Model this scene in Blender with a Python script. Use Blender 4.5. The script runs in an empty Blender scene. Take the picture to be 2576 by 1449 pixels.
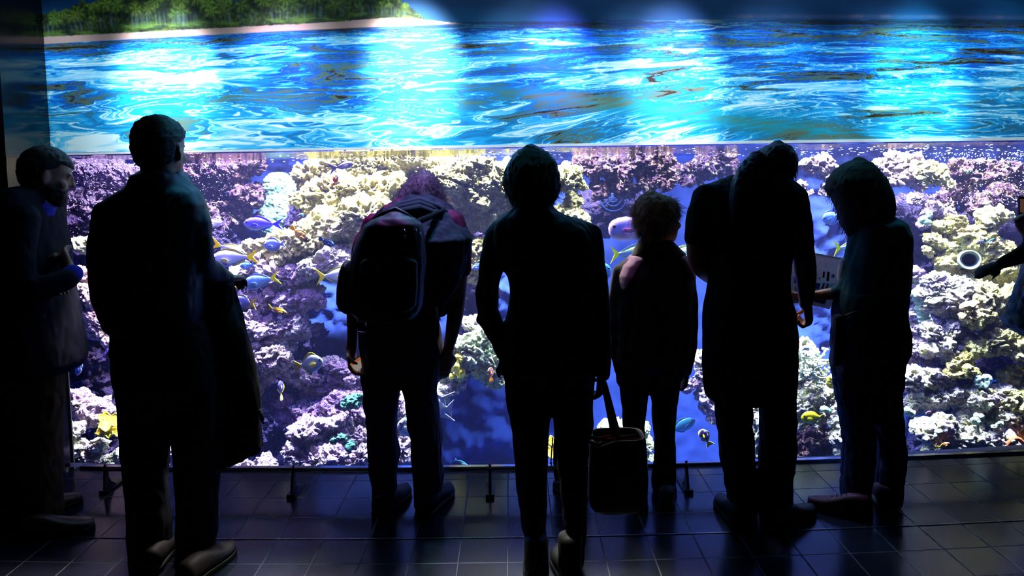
import numpy as np, math, random
# ---------------------------------------------------------------- noise
_rs = np.random.RandomState(7)
_P = _rs.permutation(512).astype(np.int64)
_P = np.concatenate([_P, _P, _P])
_G = _rs.randn(512, 3); _G /= np.linalg.norm(_G, axis=1)[:, None]
_J = _rs.rand(512, 3)
def _h(i, j, k):
    return _P[_P[_P[i & 511] + (j & 511)] + (k & 511)] & 511
def perlin(p):
    """gradient noise of an (n,3) array, about -1..1"""
    i = np.floor(p).astype(np.int64); f = p - i
    u = f * f * f * (f * (f * 6 - 15) + 10)
    r = 0
    for a in (0, 1):
        wa = u[:, 0] if a else 1 - u[:, 0]
        for b in (0, 1):
            wb = wa * (u[:, 1] if b else 1 - u[:, 1])
            for c in (0, 1):
                w = wb * (u[:, 2] if c else 1 - u[:, 2])
                g = _G[_h(i[:, 0] + a, i[:, 1] + b, i[:, 2] + c)]
                r = r + w * (g[:, 0] * (f[:, 0] - a) + g[:, 1] * (f[:, 1] - b) + g[:, 2] * (f[:, 2] - c))
    return r * 1.5
def fbm(p, octv=4, gain=.5, lac=2.03):
    r = 0; a = 1
    for o in range(octv):
        r = r + a * perlin(p + o * 17.31); p = p * lac; a *= gain
    return r
def worley(p):
    """distance to the nearest scattered point"""
    i = np.floor(p).astype(np.int64); best = np.full(len(p), 9.)
    for a in (-1, 0, 1):
        for b in (-1, 0, 1):
            for c in (-1, 0, 1):
                q = i + np.array([a, b, c])
                d = q + _J[_h(q[:, 0], q[:, 1], q[:, 2])] - p
                best = np.minimum(best, (d * d).sum(1))
    return np.sqrt(best)
def sstep(a, b, x):
    t = np.clip((x - a) / (b - a), 0, 1); return t * t * (3 - 2 * t)
def srgb(r, g=None, b=None):
    c = np.array([r, g, b], float) if g is not None else np.array([int(r[i:i + 2], 16) / 255 for i in (0, 2, 4)])
    return np.where(c <= .04045, c / 12.92, ((c + .055) / 1.055) ** 2.4)
def ramp(t, stops):
    xs = [s[0] for s in stops]; cs = np.array([srgb(s[1]) for s in stops])
    return np.stack([np.interp(t, xs, cs[:, k]) for k in range(3)], 1)
# ---------------------------------------------------------------- the printed sea panorama
Z_HOR, Z_WAT = 2.345, 1.705
def mural_paint(X, Z, shape):
    """linear colour of the print at wall position X, Z"""
    n = len(X)
    s = np.maximum(Z_HOR - Z, 0.0)
    V = np.log1p(s * 10) * 4.4 + 7 * s * (.25 + sstep(-.4, 1.8, X))
    U = X * (1.35 + .6 / (s * 3 + .35))
    base = np.stack([U, V, np.zeros(n)], 1)
    near = sstep(.05, .5, s)
    w1 = fbm(base * [1.0, 1.1, 1] + 3.1, 3); w2 = fbm(base * [1.0, 1.1, 1] + 41.7, 3)
    q = base + np.stack([w1 * .75, w2 * .5, 0 * w1], 1)
    w3 = fbm(q * [1.7, 1.9, 1] + 9.2, 3); w4 = fbm(q * [1.7, 1.9, 1] + 77.0, 3)
    q2 = q + np.stack([w3 * .42, w4 * .36, 0 * w3], 1)
    t = fbm(q2 * [1.15, 1.5, 1] + 5.5, 5, .52)                    # body of the swells
    sb = np.sin(2.3 * (fbm(q2 * [.75, 1.0, 1] + 60.3, 4, .5) + .15 * w3) * math.pi)
    ga, gb = np.gradient(sb.reshape(shape)); g = np.maximum(np.hypot(ga, gb).ravel(), 1e-4)
    wd = np.maximum(.58, 1.5 * g)                                         # no filament thinner than the print's own grain
    lines = (1 - np.clip(np.abs(sb) / wd, 0, 1)) ** 1.4 * np.clip(.75 / g, 0, 1)                   # thin light filaments
    tone = .43 + .44 * t
    # the long olive swell running down to the right, and a green foot at the right of it
    bx = X + .30; zc = 2.035 - .125 * bx - .010 * bx * bx
    swell = np.exp(-((Z - zc) / (.034 + .016 * np.clip(bx, 0, 3))) ** 2) * sstep(-.15, .2, bx) * (1 - sstep(1.9, 2.6, bx))
    frag = perlin(np.stack([U * 3.2, V * 4.5, 0 * X + 21], 1))
    tone = tone * (1 - .75 * swell) + swell * (.14 + .16 * frag + .10 * perlin(q2 * 3.1)) + lines * (.16 + .2 * near) * (1 - .7 * swell)
    big = fbm(np.stack([X * .8, Z * 2.4, 0 * X + 8], 1), 3)
    tone = tone + big * .12 + .05 * near - .06 * sstep(1.2, 2.6, X) - .10 * (1 - sstep(.0, .13, s))
    fine = perlin(np.stack([U * 9, V * 9, 0 * X + 3], 1)) * .05
    tone = tone + fine
    col = ramp(tone, [(.0, '241b18'), (.11, '2a211d'), (.135, '5a5c4c'), (.165, '5a6450'), (.255, '2a6a78'), (.30, '0a4d96'), (.36, '0647b8'),
                      (.46, '0a72dc'), (.56, '1a9fe8'), (.66, '62c6f2'), (.76, 'b9e6fb'), (.86, 'f6fbff')])
    teal = sstep(-.1, .55, big + .7 * near - .25) * .55 + swell * .5
    tcol = ramp(tone, [(.0, '241b18'), (.11, '2e2620'), (.135, '6a6a56'), (.175, '6d705a'), (.30, '3f8a86'), (.42, '1397b4'), (.55, '27b4dc'), (.66, '74d6ee'),
                       (.76, 'bff0f8'), (.86, 'f8ffff')])
    col = col * (1 - teal)[:, None] + tcol * teal[:, None]
    deep = 1 - sstep(.015, .075, s)                                   # dark band under the horizon
    col = col * (1 - .8 * deep[:, None]) + srgb('04203f') * .8 * deep[:, None]
    col *= np.array([.9, .97, 1.0])
    # sky
    sk = np.stack([X * .9, Z * 5 + X * .6, 0 * X + 1], 1)
    cl = fbm(sk, 4)
    sky = ramp(.5 + .4 * cl + .9 * (Z_HOR + .10 - Z), [(0, '052848'), (.5, '083c6c'), (1.0, '105a8a')])
    pink = np.exp(-((Z - Z_HOR - .014) / .009) ** 2) * sstep(.95, 1.4, X) * (.3 + .7 * sstep(0, .5, fbm(np.stack([X * 7, Z * 3, 0 * X], 1), 2)))
    sky = sky * (1 - .5 * pink[:, None]) + srgb('7a6a80') * .5 * pink[:, None]
    hz = sstep(Z_HOR - .003, Z_HOR + .003, Z)
    col = col * (1 - hz[:, None]) + sky * hz[:, None]
    # sand spit and palm wood
    tipx = .02
    shore = Z_HOR - .052 + (X + 2.5) * .0205                               # water's edge rising to the right
    top = Z_HOR - .012 + .030 * sstep(-2.4, -.4, X) - .040 * sstep(-.62, tipx, X)
    top = top + .012 * np.exp(-((X + .62) / .22) ** 2)
    sand = sstep(-.004, .004, Z - shore) * sstep(-.004, .003, top - Z + .004 * perlin(np.stack([X * 30, Z * 0, 0 * X], 1))) * (1 - sstep(tipx - .03, tipx + .01, X))
    scol = srgb('c79d95') * (1 - .15 * perlin(np.stack([X * 5, Z * 40, 0 * X], 1)))[:, None]
    col = col * (1 - sand[:, None]) + scol * sand[:, None]
    crown = Z_HOR + .175 + .035 * fbm(np.stack([X * 2.4, 0 * X, 0 * X + 2], 1), 3) + .03 * perlin(np.stack([X * 14, 0 * X, 0 * X + 5], 1)) - .05 * sstep(-1.9, -2.5, X)
    crown = crown - .17 * sstep(-.66, -.36, X)
    e = np.stack([X * 38, Z * 38, 0 * X], 1)
    edge = perlin(e) * .012 + perlin(e * 2.3) * .006
    tr = sstep(-.004, .004, Z - top + edge * .4) * sstep(-.005, .005, crown - Z + edge * 1.4) * (1 - sstep(-.42, -.36, X + edge * 5))
    hrel = np.clip((Z - top) / np.maximum(crown - top, .02), 0, 1)
    # palm heads: rays about scattered centres
    c = .066
    e3 = perlin(np.stack([X * 55, Z * 55, 0 * X + 9], 1))
    gx = X / c; gz = Z / c
    best = np.zeros(n); val = np.zeros(n)
    for a in (-1, 0, 1):
        for b in (-1, 0, 1):
            ci = np.floor(gx).astype(np.int64) + a; cj = np.floor(gz).astype(np.int64) + b
            hh = _h(ci, cj, cj * 0 + 5)
            cx = (ci + _J[hh, 0]) ; cz = (cj + _J[hh, 1])
            dx = gx - cx; dz = gz - cz
            r = np.hypot(dx, dz * 1.15); an = np.arctan2(dz, dx)
            fr = np.cos(an * (4.5 + 3 * _J[hh, 0]) + r * 2.6 * np.sign(dx) + hh + 1.6 * e3) * .5 + .5
            v = (1 - sstep(.3, .95, r + .3 * e3)) * (.25 + .75 * fr ** 1.3) * (.25 + .75 * _J[hh, 2])
            best = np.maximum(best, v)
    leaf = best * sstep(.28, .6, hrel) + .35 * best
    trunk = np.clip(perlin(np.stack([X * 75 + perlin(np.stack([X * 3, Z * 10, 0 * X], 1)) * 1.2, Z * 6, 0 * X], 1)), 0, 1) * (1 - sstep(.3, .65, hrel)) * sstep(.05, .2, hrel)
    bushes = sstep(-.1, .35, fbm(np.stack([X * 5, Z * 22, 0 * X + 3], 1), 3)) * (1 - sstep(.1, .3, hrel))
    mixc = perlin(np.stack([X * 6, Z * 9, 0 * X + 4], 1)) * .5 + .5
    lcol = srgb('7c8a22') * (1 - mixc[:, None]) + srgb('4d7a2e') * mixc[:, None]
    tcolr = srgb('0e1c14') * np.ones((n, 1)) + lcol * leaf[:, None] * .9 + srgb('5f7486') * .55 * trunk[:, None] + srgb('547020') * (bushes * .75)[:, None]
    col = col * (1 - tr[:, None]) + tcolr * tr[:, None]
    return np.clip(col, 0, .95)
import bpy, bmesh
from mathutils import Vector, Matrix, Euler
# ---------------------------------------------------------------- camera model (picture 2576 x 1449)
FPX, CXP, CYP = 1800.0, 1288.0, 579.0
CAM = np.array([0.0, 0.0, 1.56])
_th = math.atan(136 / FPX); _rho = math.asin(-.0157)
_f = np.array([0, math.cos(_th), -math.sin(_th)])
_r0 = np.array([1.0, 0, 0]); _u0 = np.array([0, math.sin(_th), math.cos(_th)])
_r = _r0 * math.cos(_rho) + _u0 * math.sin(_rho)
_u = -_r0 * math.sin(_rho) + _u0 * math.cos(_rho)
def ray(px, py):
    return _f + (px - CXP) / FPX * _r - (py - CYP) / FPX * _u
def at(px, py, Y):
    d = ray(px, py); return CAM + d * (Y / d[1])
def onfloor(px, py, z=0.0):
    d = ray(px, py); return CAM + d * ((z - CAM[2]) / d[2])
def mpp(Y):
    return Y / FPX                                            # metres per picture pixel at distance Y
_bl = onfloor(182, 1171)
G0 = _bl[1] - .022 * _bl[0] ** 2
def gy(x):
    return G0 + .022 * x * x                                  # plan of the gently bowed tank front
XL = _bl[0]; XR = 4.1                                         # left end of the tank front, and right end beyond the frame
YB = 6.1; ZB = -1.0; ZC = 3.25

sc = bpy.context.scene
COL = sc.collection
cam_d = bpy.data.cameras.new('camera'); cam = bpy.data.objects.new('camera', cam_d); COL.objects.link(cam)
cam_d.sensor_fit = 'HORIZONTAL'; cam_d.sensor_width = 36; cam_d.lens = 36 * FPX / 2576
cam_d.shift_y = -(724.5 - CYP) / 2576; cam_d.clip_start = .05; cam_d.clip_end = 60
M = Matrix.Identity(4)
for i in range(3):
    M[i][0] = _r[i]; M[i][1] = _u[i]; M[i][2] = -_f[i]; M[i][3] = CAM[i]
cam.matrix_world = M
sc.camera = cam
sc.view_settings.view_transform = 'Standard'; sc.view_settings.look = 'None'
sc.view_settings.exposure = 0; sc.view_settings.gamma = 1
sc.cycles.use_denoising = True; sc.cycles.use_adaptive_sampling = True; sc.cycles.time_limit = 1000; sc.cycles.adaptive_threshold = .05; sc.cycles.max_bounces = 5; sc.cycles.transparent_max_bounces = 10
sc.cycles.diffuse_bounces = 2; sc.cycles.glossy_bounces = 3; sc.cycles.transmission_bounces = 2; sc.cycles.volume_bounces = 0
sc.cycles.sample_clamp_indirect = 4; sc.cycles.caustics_reflective = False; sc.cycles.caustics_refractive = False
w = bpy.data.worlds.new('world'); sc.world = w; w.use_nodes = True
w.node_tree.nodes['Background'].inputs[0].default_value = (.0, .0, .0, 1)

# ---------------------------------------------------------------- mesh helpers
def mesh(name, V, Fs, mat=None, smooth=True):
    V = np.asarray(V, np.float32); me = bpy.data.meshes.new(name)
    if isinstance(Fs, np.ndarray):
        k = Fs.shape[1]; nf = len(Fs); idx = Fs.ravel(); st = np.arange(nf) * k; tot = np.full(nf, k)
    else:
        tot = np.array([len(f) for f in Fs]); st = np.concatenate([[0], np.cumsum(tot)[:-1]]); nf = len(Fs)
        idx = np.array([i for f in Fs for i in f])
    me.vertices.add(len(V)); me.vertices.foreach_set('co', V.ravel())
    me.loops.add(len(idx)); me.loops.foreach_set('vertex_index', idx.astype(np.int32))
    me.polygons.add(nf); me.polygons.foreach_set('loop_start', st.astype(np.int32))
    me.update(calc_edges=True)
    me.polygons.foreach_set('use_smooth', np.full(nf, smooth))
    me.validate()
    if mat: me.materials.append(mat)
    return me
def obj(name, V, Fs, mat=None, parent=None, smooth=True, loc=None):
    V = np.asarray(V, float)
    if loc is not None: V = V - np.asarray(loc)
    o = bpy.data.objects.new(name, mesh(name, V, Fs, mat, smooth)); COL.objects.link(o)
    if loc is not None: o.location = loc
    if parent:
        o.parent = parent
        o.location = np.asarray(o.location) - np.asarray(parent.location) if parent.parent is None else np.asarray(o.location) - np.asarray(parent.location) - np.asarray(parent.parent.location)
    return o
def empty(name, loc):
    o = bpy.data.objects.new(name, None); COL.objects.link(o); o.location = loc; o.empty_display_size = .1
    return o
def tag(o, label=None, cat=None, group=None, kind=None):
    if label: o['label'] = label
    if cat: o['category'] = cat
    if group: o['group'] = group
    if kind: o['kind'] = kind
    return o
def thing(name, loc, label, cat, group=None):
    return tag(empty(name, loc), label, cat, group)
class MB:
    """gathers verts and faces of one mesh"""
    def __init__(s): s.V = []; s.F = []; s.n = 0
    def add(s, V, Fs):
        s.V.append(np.asarray(V, float)); s.F += [tuple(int(i) + s.n for i in f) for f in Fs]; s.n += len(V); return s
    def box(s, c, h, R=None):
        c = np.asarray(c, float); h = np.asarray(h, float)
        V = np.array([[x, y, z] for x in (-1, 1) for y in (-1, 1) for z in (-1, 1)]) * h
        if R is not None: V = V @ np.asarray(R).T
        return s.add(V + c, [(0, 1, 3, 2), (4, 6, 7, 5), (0, 4, 5, 1), (2, 3, 7, 6), (0, 2, 6, 4), (1, 5, 7, 3)])
    def tube(s, P, r, n=8, cap=True): return s.add(*tube(P, r, n, cap))
    def arr(s): return np.concatenate(s.V), s.F
    def build(s, name, mat=None, parent=None, smooth=True, loc=None):
        return obj(name, np.concatenate(s.V), s.F, mat, parent, smooth, loc)
def grid_faces(nu, nv, wrap=False):
    F = []
    for i in range(nu - 1):
        for j in range(nv if wrap else nv - 1):
            k = (j + 1) % nv
            F.append((i * nv + j, i * nv + k, (i + 1) * nv + k, (i + 1) * nv + j))
    return F
def grid_np(nu, nv):
    i, j = np.meshgrid(np.arange(nu - 1), np.arange(nv - 1), indexing='ij')
    a = i * nv + j
    return np.stack([a, a + 1, a + nv + 1, a + nv], -1).reshape(-1, 4)
def tube(P, r, n=8, cap=True):
    """round tube along a polyline, radius per point (or (a,b) radii)"""
    P = np.asarray(P, float); m = len(P); r = np.broadcast_to(np.asarray(r, float), (m,)) if np.ndim(r) < 2 else np.asarray(r)
    T = np.gradient(P, axis=0); T /= np.linalg.norm(T, axis=1)[:, None] + 1e-9
    a = np.array([0, 0, 1.0]) if abs(T[0, 2]) < .9 else np.array([0, 1.0, 0])
    V = []
    N = np.cross(T[0], a); N /= np.linalg.norm(N)
    for i in range(m):
        N = N - T[i] * (N @ T[i]); N /= np.linalg.norm(N) + 1e-9; B = np.cross(T[i], N)
        for j in range(n):
            t = 2 * math.pi * j / n
            V.append(P[i] + r[i] * (math.cos(t) * N + math.sin(t) * B))
    F = grid_faces(m, n, True)
    if cap: F += [tuple(range(n))[::-1], tuple((m - 1) * n + j for j in range(n))]
    return np.array(V), F
def loft(rings, cap=True):
    """closed rings (k,3) joined to a skin"""
    k = len(rings[0]); V = np.concatenate(rings); F = grid_faces(len(rings), k, True)
    if cap: F += [tuple(range(k))[::-1], tuple((len(rings) - 1) * k + j for j in range(k))]
    return V, F
def ball(c, r, nu=12, nv=16, R=None):
    V = []
    for i in range(nu + 1):
        p = math.pi * i / nu
        for j in range(nv):
            t = 2 * math.pi * j / nv
            V.append((math.sin(p) * math.cos(t), math.sin(p) * math.sin(t), math.cos(p)))
    V = np.array(V) * np.asarray(r, float)
    if R is not None: V = V @ np.asarray(R).T
    return V + np.asarray(c, float), grid_faces(nu + 1, nv, True)

# ---------------------------------------------------------------- materials
def _nt(name):
    m = bpy.data.materials.new(name); m.use_nodes = True; nt = m.node_tree
    return m, nt, nt.nodes['Principled BSDF'], nt.nodes['Material Output']
def lin(h):
    return tuple(srgb(h)) + (1,)
def mat(name, c1, c2=None, rough=.7, scale=30, spec=.3, bump=0, bscale=None, metal=0, sheen=0, detail=4, trans=0, emit=None, estr=0):
    """noise-mottled surface between two colours"""
    m, nt, b, out = _nt(name); N = nt.nodes; L = nt.links
    tc = N.new('ShaderNodeTexCoord')
    no = N.new('ShaderNodeTexNoise'); no.inputs['Scale'].default_value = scale; no.inputs['Detail'].default_value = detail
    L.new(tc.outputs['Object'], no.inputs['Vector'])
    mx = N.new('ShaderNodeMix'); mx.data_type = 'RGBA'
    mx.inputs[6].default_value = lin(c1); mx.inputs[7].default_value = lin(c2 or c1)
    mr = N.new('ShaderNodeMapRange'); mr.inputs[1].default_value = .35; mr.inputs[2].default_value = .65
    L.new(no.outputs[0], mr.inputs[0]); L.new(mr.outputs[0], mx.inputs[0]); L.new(mx.outputs[2], b.inputs['Base Color'])
    b.inputs['Roughness'].default_value = rough; b.inputs['Specular IOR Level'].default_value = spec; b.inputs['Metallic'].default_value = metal
    if sheen: b.inputs['Sheen Weight'].default_value = sheen
    if trans: b.inputs['Transmission Weight'].default_value = trans
    if emit: b.inputs['Emission Color'].default_value = lin(emit); b.inputs['Emission Strength'].default_value = estr
    if bump:
        n2 = N.new('ShaderNodeTexNoise'); n2.inputs['Scale'].default_value = bscale or scale * 4; n2.inputs['Detail'].default_value = 3
        L.new(tc.outputs['Object'], n2.inputs['Vector'])
        bp = N.new('ShaderNodeBump'); bp.inputs['Strength'].default_value = bump; bp.inputs['Distance'].default_value = .01
        L.new(n2.outputs[0], bp.inputs['Height']); L.new(bp.outputs[0], b.inputs['Normal'])
    return m
def mat_attr(name, rough=.6, spec=.2, attr='Col'):
    m, nt, b, out = _nt(name); a = nt.nodes.new('ShaderNodeAttribute'); a.attribute_name = attr
    nt.links.new(a.outputs['Color'], b.inputs['Base Color']); b.inputs['Roughness'].default_value = rough; b.inputs['Specular IOR Level'].default_value = spec
    return m
def set_col(o, C):
    me = o.data; at_ = me.color_attributes.new('Col', 'FLOAT_COLOR', 'POINT')
    C4 = np.ones((len(C), 4), np.float32); C4[:, :3] = C
    at_.data.foreach_set('color', C4.ravel())
def light(name, kind, loc, aim, power, color, size=None, size_y=None, angle=None, blend=.6, soft=.05):
    d = bpy.data.lights.new(name, kind); d.energy = power; d.color = tuple(color)
    if kind == 'AREA':
        d.shape = 'RECTANGLE'; d.size = size; d.size_y = size_y or size
    if kind == 'SPOT':
        d.spot_size = angle; d.spot_blend = blend; d.shadow_soft_size = soft
    o = bpy.data.objects.new(name, d); COL.objects.link(o); o.location = loc
    o.rotation_euler = (Vector(aim) - Vector(loc)).to_track_quat('-Z', 'Y').to_euler()
    return o
# ---------------------------------------------------------------- the hall
def floor_mat():
    m, nt, b, out = _nt('glazed dark floor tiles'); N = nt.nodes; L = nt.links
    tc = N.new('ShaderNodeTexCoord'); sx = N.new('ShaderNodeSeparateXYZ'); L.new(tc.outputs['Object'], sx.inputs[0])
    def mth(op, a, b_=None, c=None):
        n = N.new('ShaderNodeMath'); n.operation = op
        for i, v in enumerate((a, b_, c)):
            if v is None: continue
            if isinstance(v, (int, float)): n.inputs[i].default_value = v
            else: L.new(v, n.inputs[i])
        return n.outputs[0]
    T = .2
    row0 = onfloor(1276, 1352.5)[1]
    x = mth('DIVIDE', mth('SUBTRACT', sx.outputs[0], float(onfloor(1277, 1352)[0]) - T * 50), T)
    bow = mth('MULTIPLY', mth('MULTIPLY', sx.outputs[0], sx.outputs[0]), .016)      # courses follow the bowed tank
    y = mth('DIVIDE', mth('SUBTRACT', mth('SUBTRACT', sx.outputs[1], bow), float(row0) - T * 50), T)
    def gap(v, wdt):
        fr = mth('FRACT', v); d = mth('MINIMUM', fr, mth('SUBTRACT', 1.0, fr))
        n = N.new('ShaderNodeMapRange'); n.inputs[1].default_value = wdt * .45; n.inputs[2].default_value = wdt; n.inputs[3].default_value = 1; n.inputs[4].default_value = 0
        L.new(d, n.inputs[0]); return n.outputs[0]
    g = mth('MAXIMUM', gap(x, .017), gap(y, .017))
    cell = N.new('ShaderNodeCombineXYZ'); L.new(mth('FLOOR', x), cell.inputs[0]); L.new(mth('FLOOR', y), cell.inputs[1])
    wn = N.new('ShaderNodeTexWhiteNoise'); wn.noise_dimensions = '2D'; L.new(cell.outputs[0], wn.inputs['Vector'])
    no = N.new('ShaderNodeTexNoise'); no.inputs['Scale'].default_value = 9; no.inputs['Detail'].default_value = 5; L.new(tc.outputs['Object'], no.inputs['Vector'])
    mx = N.new('ShaderNodeMix'); mx.data_type = 'RGBA'; mx.inputs[6].default_value = lin('191b26'); mx.inputs[7].default_value = lin('282a36')
    L.new(mth('MULTIPLY_ADD', no.outputs[0], .5, mth('MULTIPLY', wn.outputs[0], .5)), mx.inputs[0])
    m2 = N.new('ShaderNodeMix'); m2.data_type = 'RGBA'; L.new(g, m2.inputs[0]); L.new(mx.outputs[2], m2.inputs[6]); m2.inputs[7].default_value = lin('2c2b2f')
    L.new(m2.outputs[2], b.inputs['Base Color'])
    rr = N.new('ShaderNodeMapRange'); rr.inputs[3].default_value = .17; rr.inputs[4].default_value = .6; L.new(g, rr.inputs[0])
    ra = mth('ADD', rr.outputs[0], mth('MULTIPLY', no.outputs[0], .06)); L.new(ra, b.inputs['Roughness'])
    b.inputs['Specular IOR Level'].default_value = .8
    bp = N.new('ShaderNodeBump'); bp.inputs['Strength'].default_value = .5; bp.inputs['Distance'].default_value = .003
    tilt = mth('SUBTRACT', mth('MULTIPLY', no.outputs[0], .25), g); L.new(tilt, bp.inputs['Height']); L.new(bp.outputs[0], b.inputs['Normal'])
    return m
XA, XZ, YF = -4.3, 4.6, -2.6                                     # room extents
m_black = mat('matt black wall paint', '050507', '08080b', .85, 3)
m_ceil = mat('black ceiling paint', '060608', '09090c', .9, 4)
xs = np.linspace(XA, XZ, 90)
# floor: a slab whose far edge follows the glass
V = []; F = []
for z in (0, -.06):
    for x in xs:
        V.append((x, YF, z)); V.append((x, gy(x) if x > XL else 3.52, z))
n = len(xs)
for i in range(n - 1):
    a = 2 * i; F.append((a, a + 2, a + 3, a + 1)); bq = 2 * n + 2 * i; F.append((bq, bq + 1, bq + 3, bq + 2)); F.append((a + 1, a + 3, bq + 3, bq + 1)); F.append((a, bq, bq + 2, a + 2))
F += [(0, 1, 2 * n + 1, 2 * n), (2 * n - 2, 4 * n - 2, 4 * n - 1, 2 * n - 1)]
tag(obj('floor', V, F, floor_mat(), smooth=False), kind='structure')
def wallbox(name, lo, hi, m):
    lo = np.array(lo); hi = np.array(hi)
    return tag(MB().box((lo + hi) / 2, (hi - lo) / 2).build(name, m, smooth=False), kind='structure')
m_panel = mat('polished dark side panel', '0a0d14', '0c1018', .16, 6, spec=.6)
YN = 3.50                                                          # near face of the left wall
wallbox('wall_left', (XA, YN, -.06), (XL - .03, gy(XL) + .02, ZC), m_black)
XT = -3.5                                                          # the tank runs on behind the left wall
tag(MB().box(((XL - .014), (YN + gy(XL) - .012) / 2, ZC / 2), (.014, (gy(XL) - .012 - YN) / 2, ZC / 2)).build('trim_1', m_panel, smooth=False), kind='structure')
wallbox('wall_west', (XA - .1, YF, 0), (XA, YN, ZC), m_black)
wallbox('wall_rear', (XA - .1, YF - .1, 0), (XZ + .1, YF, ZC), m_black)
wallbox('wall_right', (XZ, YF, 0), (XZ + .1, YB + .1, ZC), m_black)
wallbox('ceiling', (XA - .1, YF - .1, ZC), (XZ + .1, YB + .2, ZC + .1), m_ceil)
# expansion joint across the floor
jr = onfloor(1276, 1352.5)[1]
P = [(x, jr + .016 * x * x, .0012) for x in np.linspace(XA + .02, 3.6, 60)]
V = []; 
for p in P:
    for dy, z in ((-.0055, 0.0003), (-.0045, .0028), (.0035, .0028), (.0055, .0003)): V.append((p[0], p[1] + dy, z))
tag(obj('trim_2', V, grid_faces(60, 4), mat('brushed floor joint strip', '8b8984', '6a6862', .35, 60, metal=1), smooth=False), kind='structure')

# ---------------------------------------------------------------- mural, waterline glint strip, glass, water
nx, nz = 2050, 300
X = np.linspace(XL, XR, nx); Zr = np.concatenate([np.linspace(1.722, 2.56, nz), np.linspace(2.58, ZC, 14)])
XX, ZZ = np.meshgrid(X, Zr, indexing='ij')
V = np.stack([XX.ravel(), gy(XX.ravel()) - .012, ZZ.ravel()], 1)
mural = obj('sea_mural', V, grid_np(nx, len(Zr)), None)
m_mur = mat_attr('printed sea panorama', .55, .25); mural.data.materials.append(m_mur)
set_col(mural, mural_paint(V[:, 0], V[:, 2], XX.shape))
tag(mural, 'wide printed mural of a palm island and rippling blue sea above the tank', 'mural')
# backing board behind the print
V2 = []
for x in X[::40]:
    for y, z in ((gy(x) - .008, 1.722), (gy(x) + .03, 1.722), (gy(x) + .03, ZC), (gy(x) - .008, ZC)): V2.append((x, y, z))
k = len(X[::40]); brd = obj('backing_board', V2, grid_faces(k, 4, True), m_black, mural, smooth=False)
m_white = mat('white waterline glint strip', 'f2f0f4', 'e4e2ea', .35, 20)  # white strip standing in for the light caught in the meniscus
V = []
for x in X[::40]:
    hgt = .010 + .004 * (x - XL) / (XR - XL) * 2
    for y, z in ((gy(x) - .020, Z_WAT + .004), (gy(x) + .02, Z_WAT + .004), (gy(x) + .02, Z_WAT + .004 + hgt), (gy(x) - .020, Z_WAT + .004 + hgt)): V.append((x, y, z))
tag(obj('waterline_glint', V, grid_faces(k, 4, True), m_white, smooth=False), kind='structure')
# glass pane (two skins)
def glass_mat():
    m, nt, b, out = _nt('clear aquarium glass'); N = nt.nodes; L = nt.links
    tr = N.new('ShaderNodeBsdfTransparent'); tr.inputs[0].default_value = (.97, .985, .99, 1)
    gl = N.new('ShaderNodeBsdfGlossy'); gl.inputs['Roughness'].default_value = .02
    fr = N.new('ShaderNodeFresnel'); fr.inputs[0].default_value = 1.2
    mx = N.new('ShaderNodeMixShader'); L.new(fr.outputs[0], mx.inputs[0]); L.new(tr.outputs[0], mx.inputs[1]); L.new(gl.outputs[0], mx.inputs[2]); L.new(mx.outputs[0], out.inputs[0])
    N.remove(b); return m
V = []
for x in X[::40]:
    for y, z in ((gy(x) - .012, -.9), (gy(x) + .012, -.9), (gy(x) + .012, Z_WAT + .003), (gy(x) - .012, Z_WAT + .003)): V.append((x, y, z))
tag(obj('window_1', V, grid_faces(k, 4, True), glass_mat(), smooth=False), 'long bowed aquarium window', kind='structure')
# pale sealing strip at the foot of the glass
def strip_mat():
    m = mat('pale translucent sealing strip', 'f4f2f6', 'e8e6ee', .3, 20); nt = m.node_tree; b = nt.nodes['Principled BSDF']
    tr = nt.nodes.new('ShaderNodeBsdfTranslucent'); tr.inputs[0].default_value = lin('f6f4fa'); mx = nt.nodes.new('ShaderNodeMixShader'); mx.inputs[0].default_value = .7
    nt.links.new(b.outputs[0], mx.inputs[1]); nt.links.new(tr.outputs[0], mx.inputs[2]); nt.links.new(mx.outputs[0], nt.nodes['Material Output'].inputs[0]); return m
V = []
for x in X[::40]:
    for y, z in ((gy(x) - .022, .001), (gy(x) - .014, .001), (gy(x) - .014, .022), (gy(x) - .022, .016)): V.append((x, y, z))
tag(obj('trim_4', V, grid_faces(k, 4, True), strip_mat(), smooth=False), kind='structure')
# tank shell
m_tank = mat('blue painted tank wall', '0d3f9a', '1248a4', .8, 2)
def rockwall():
    m, nt, b, out = _nt('blue shaded tank rockwork'); N = nt.nodes; L = nt.links
    tc = N.new('ShaderNodeTexCoord'); no = N.new('ShaderNodeTexNoise'); no.inputs['Scale'].default_value = 5; no.inputs['Detail'].default_value = 8
    L.new(tc.outputs['Object'], no.inputs['Vector'])
    cr = N.new('ShaderNodeValToRGB'); cr.color_ramp.elements[0].position = .35; cr.color_ramp.elements[0].color = lin('14286e'); cr.color_ramp.elements[1].position = .75; cr.color_ramp.elements[1].color = lin('2a3a86')  # shade and water blue of the far wall put into its colour
    L.new(no.outputs[0], cr.inputs[0]); L.new(cr.outputs[0], b.inputs['Base Color']); b.inputs['Roughness'].default_value = .9
    return m
xx = np.linspace(XT, XZ, 300); zz = np.linspace(ZB, 2.2, 140); A, Bz = np.meshgrid(xx, zz, indexing='ij')
pp = np.stack([A.ravel(), 0 * A.ravel(), Bz.ravel()], 1)
rough = np.clip(fbm(pp * 2.2 + 3, 5), -1, 1.5)
open_w = sstep(.35, .6, pp[:, 0]) * (1 - sstep(1.9, 2.2, pp[:, 0]))
dep = YB - .02 - .22 * np.clip(rough + .55 + .25 * fbm(pp * 9, 3), .02, 2) * (1 - .9 * open_w)
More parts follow.
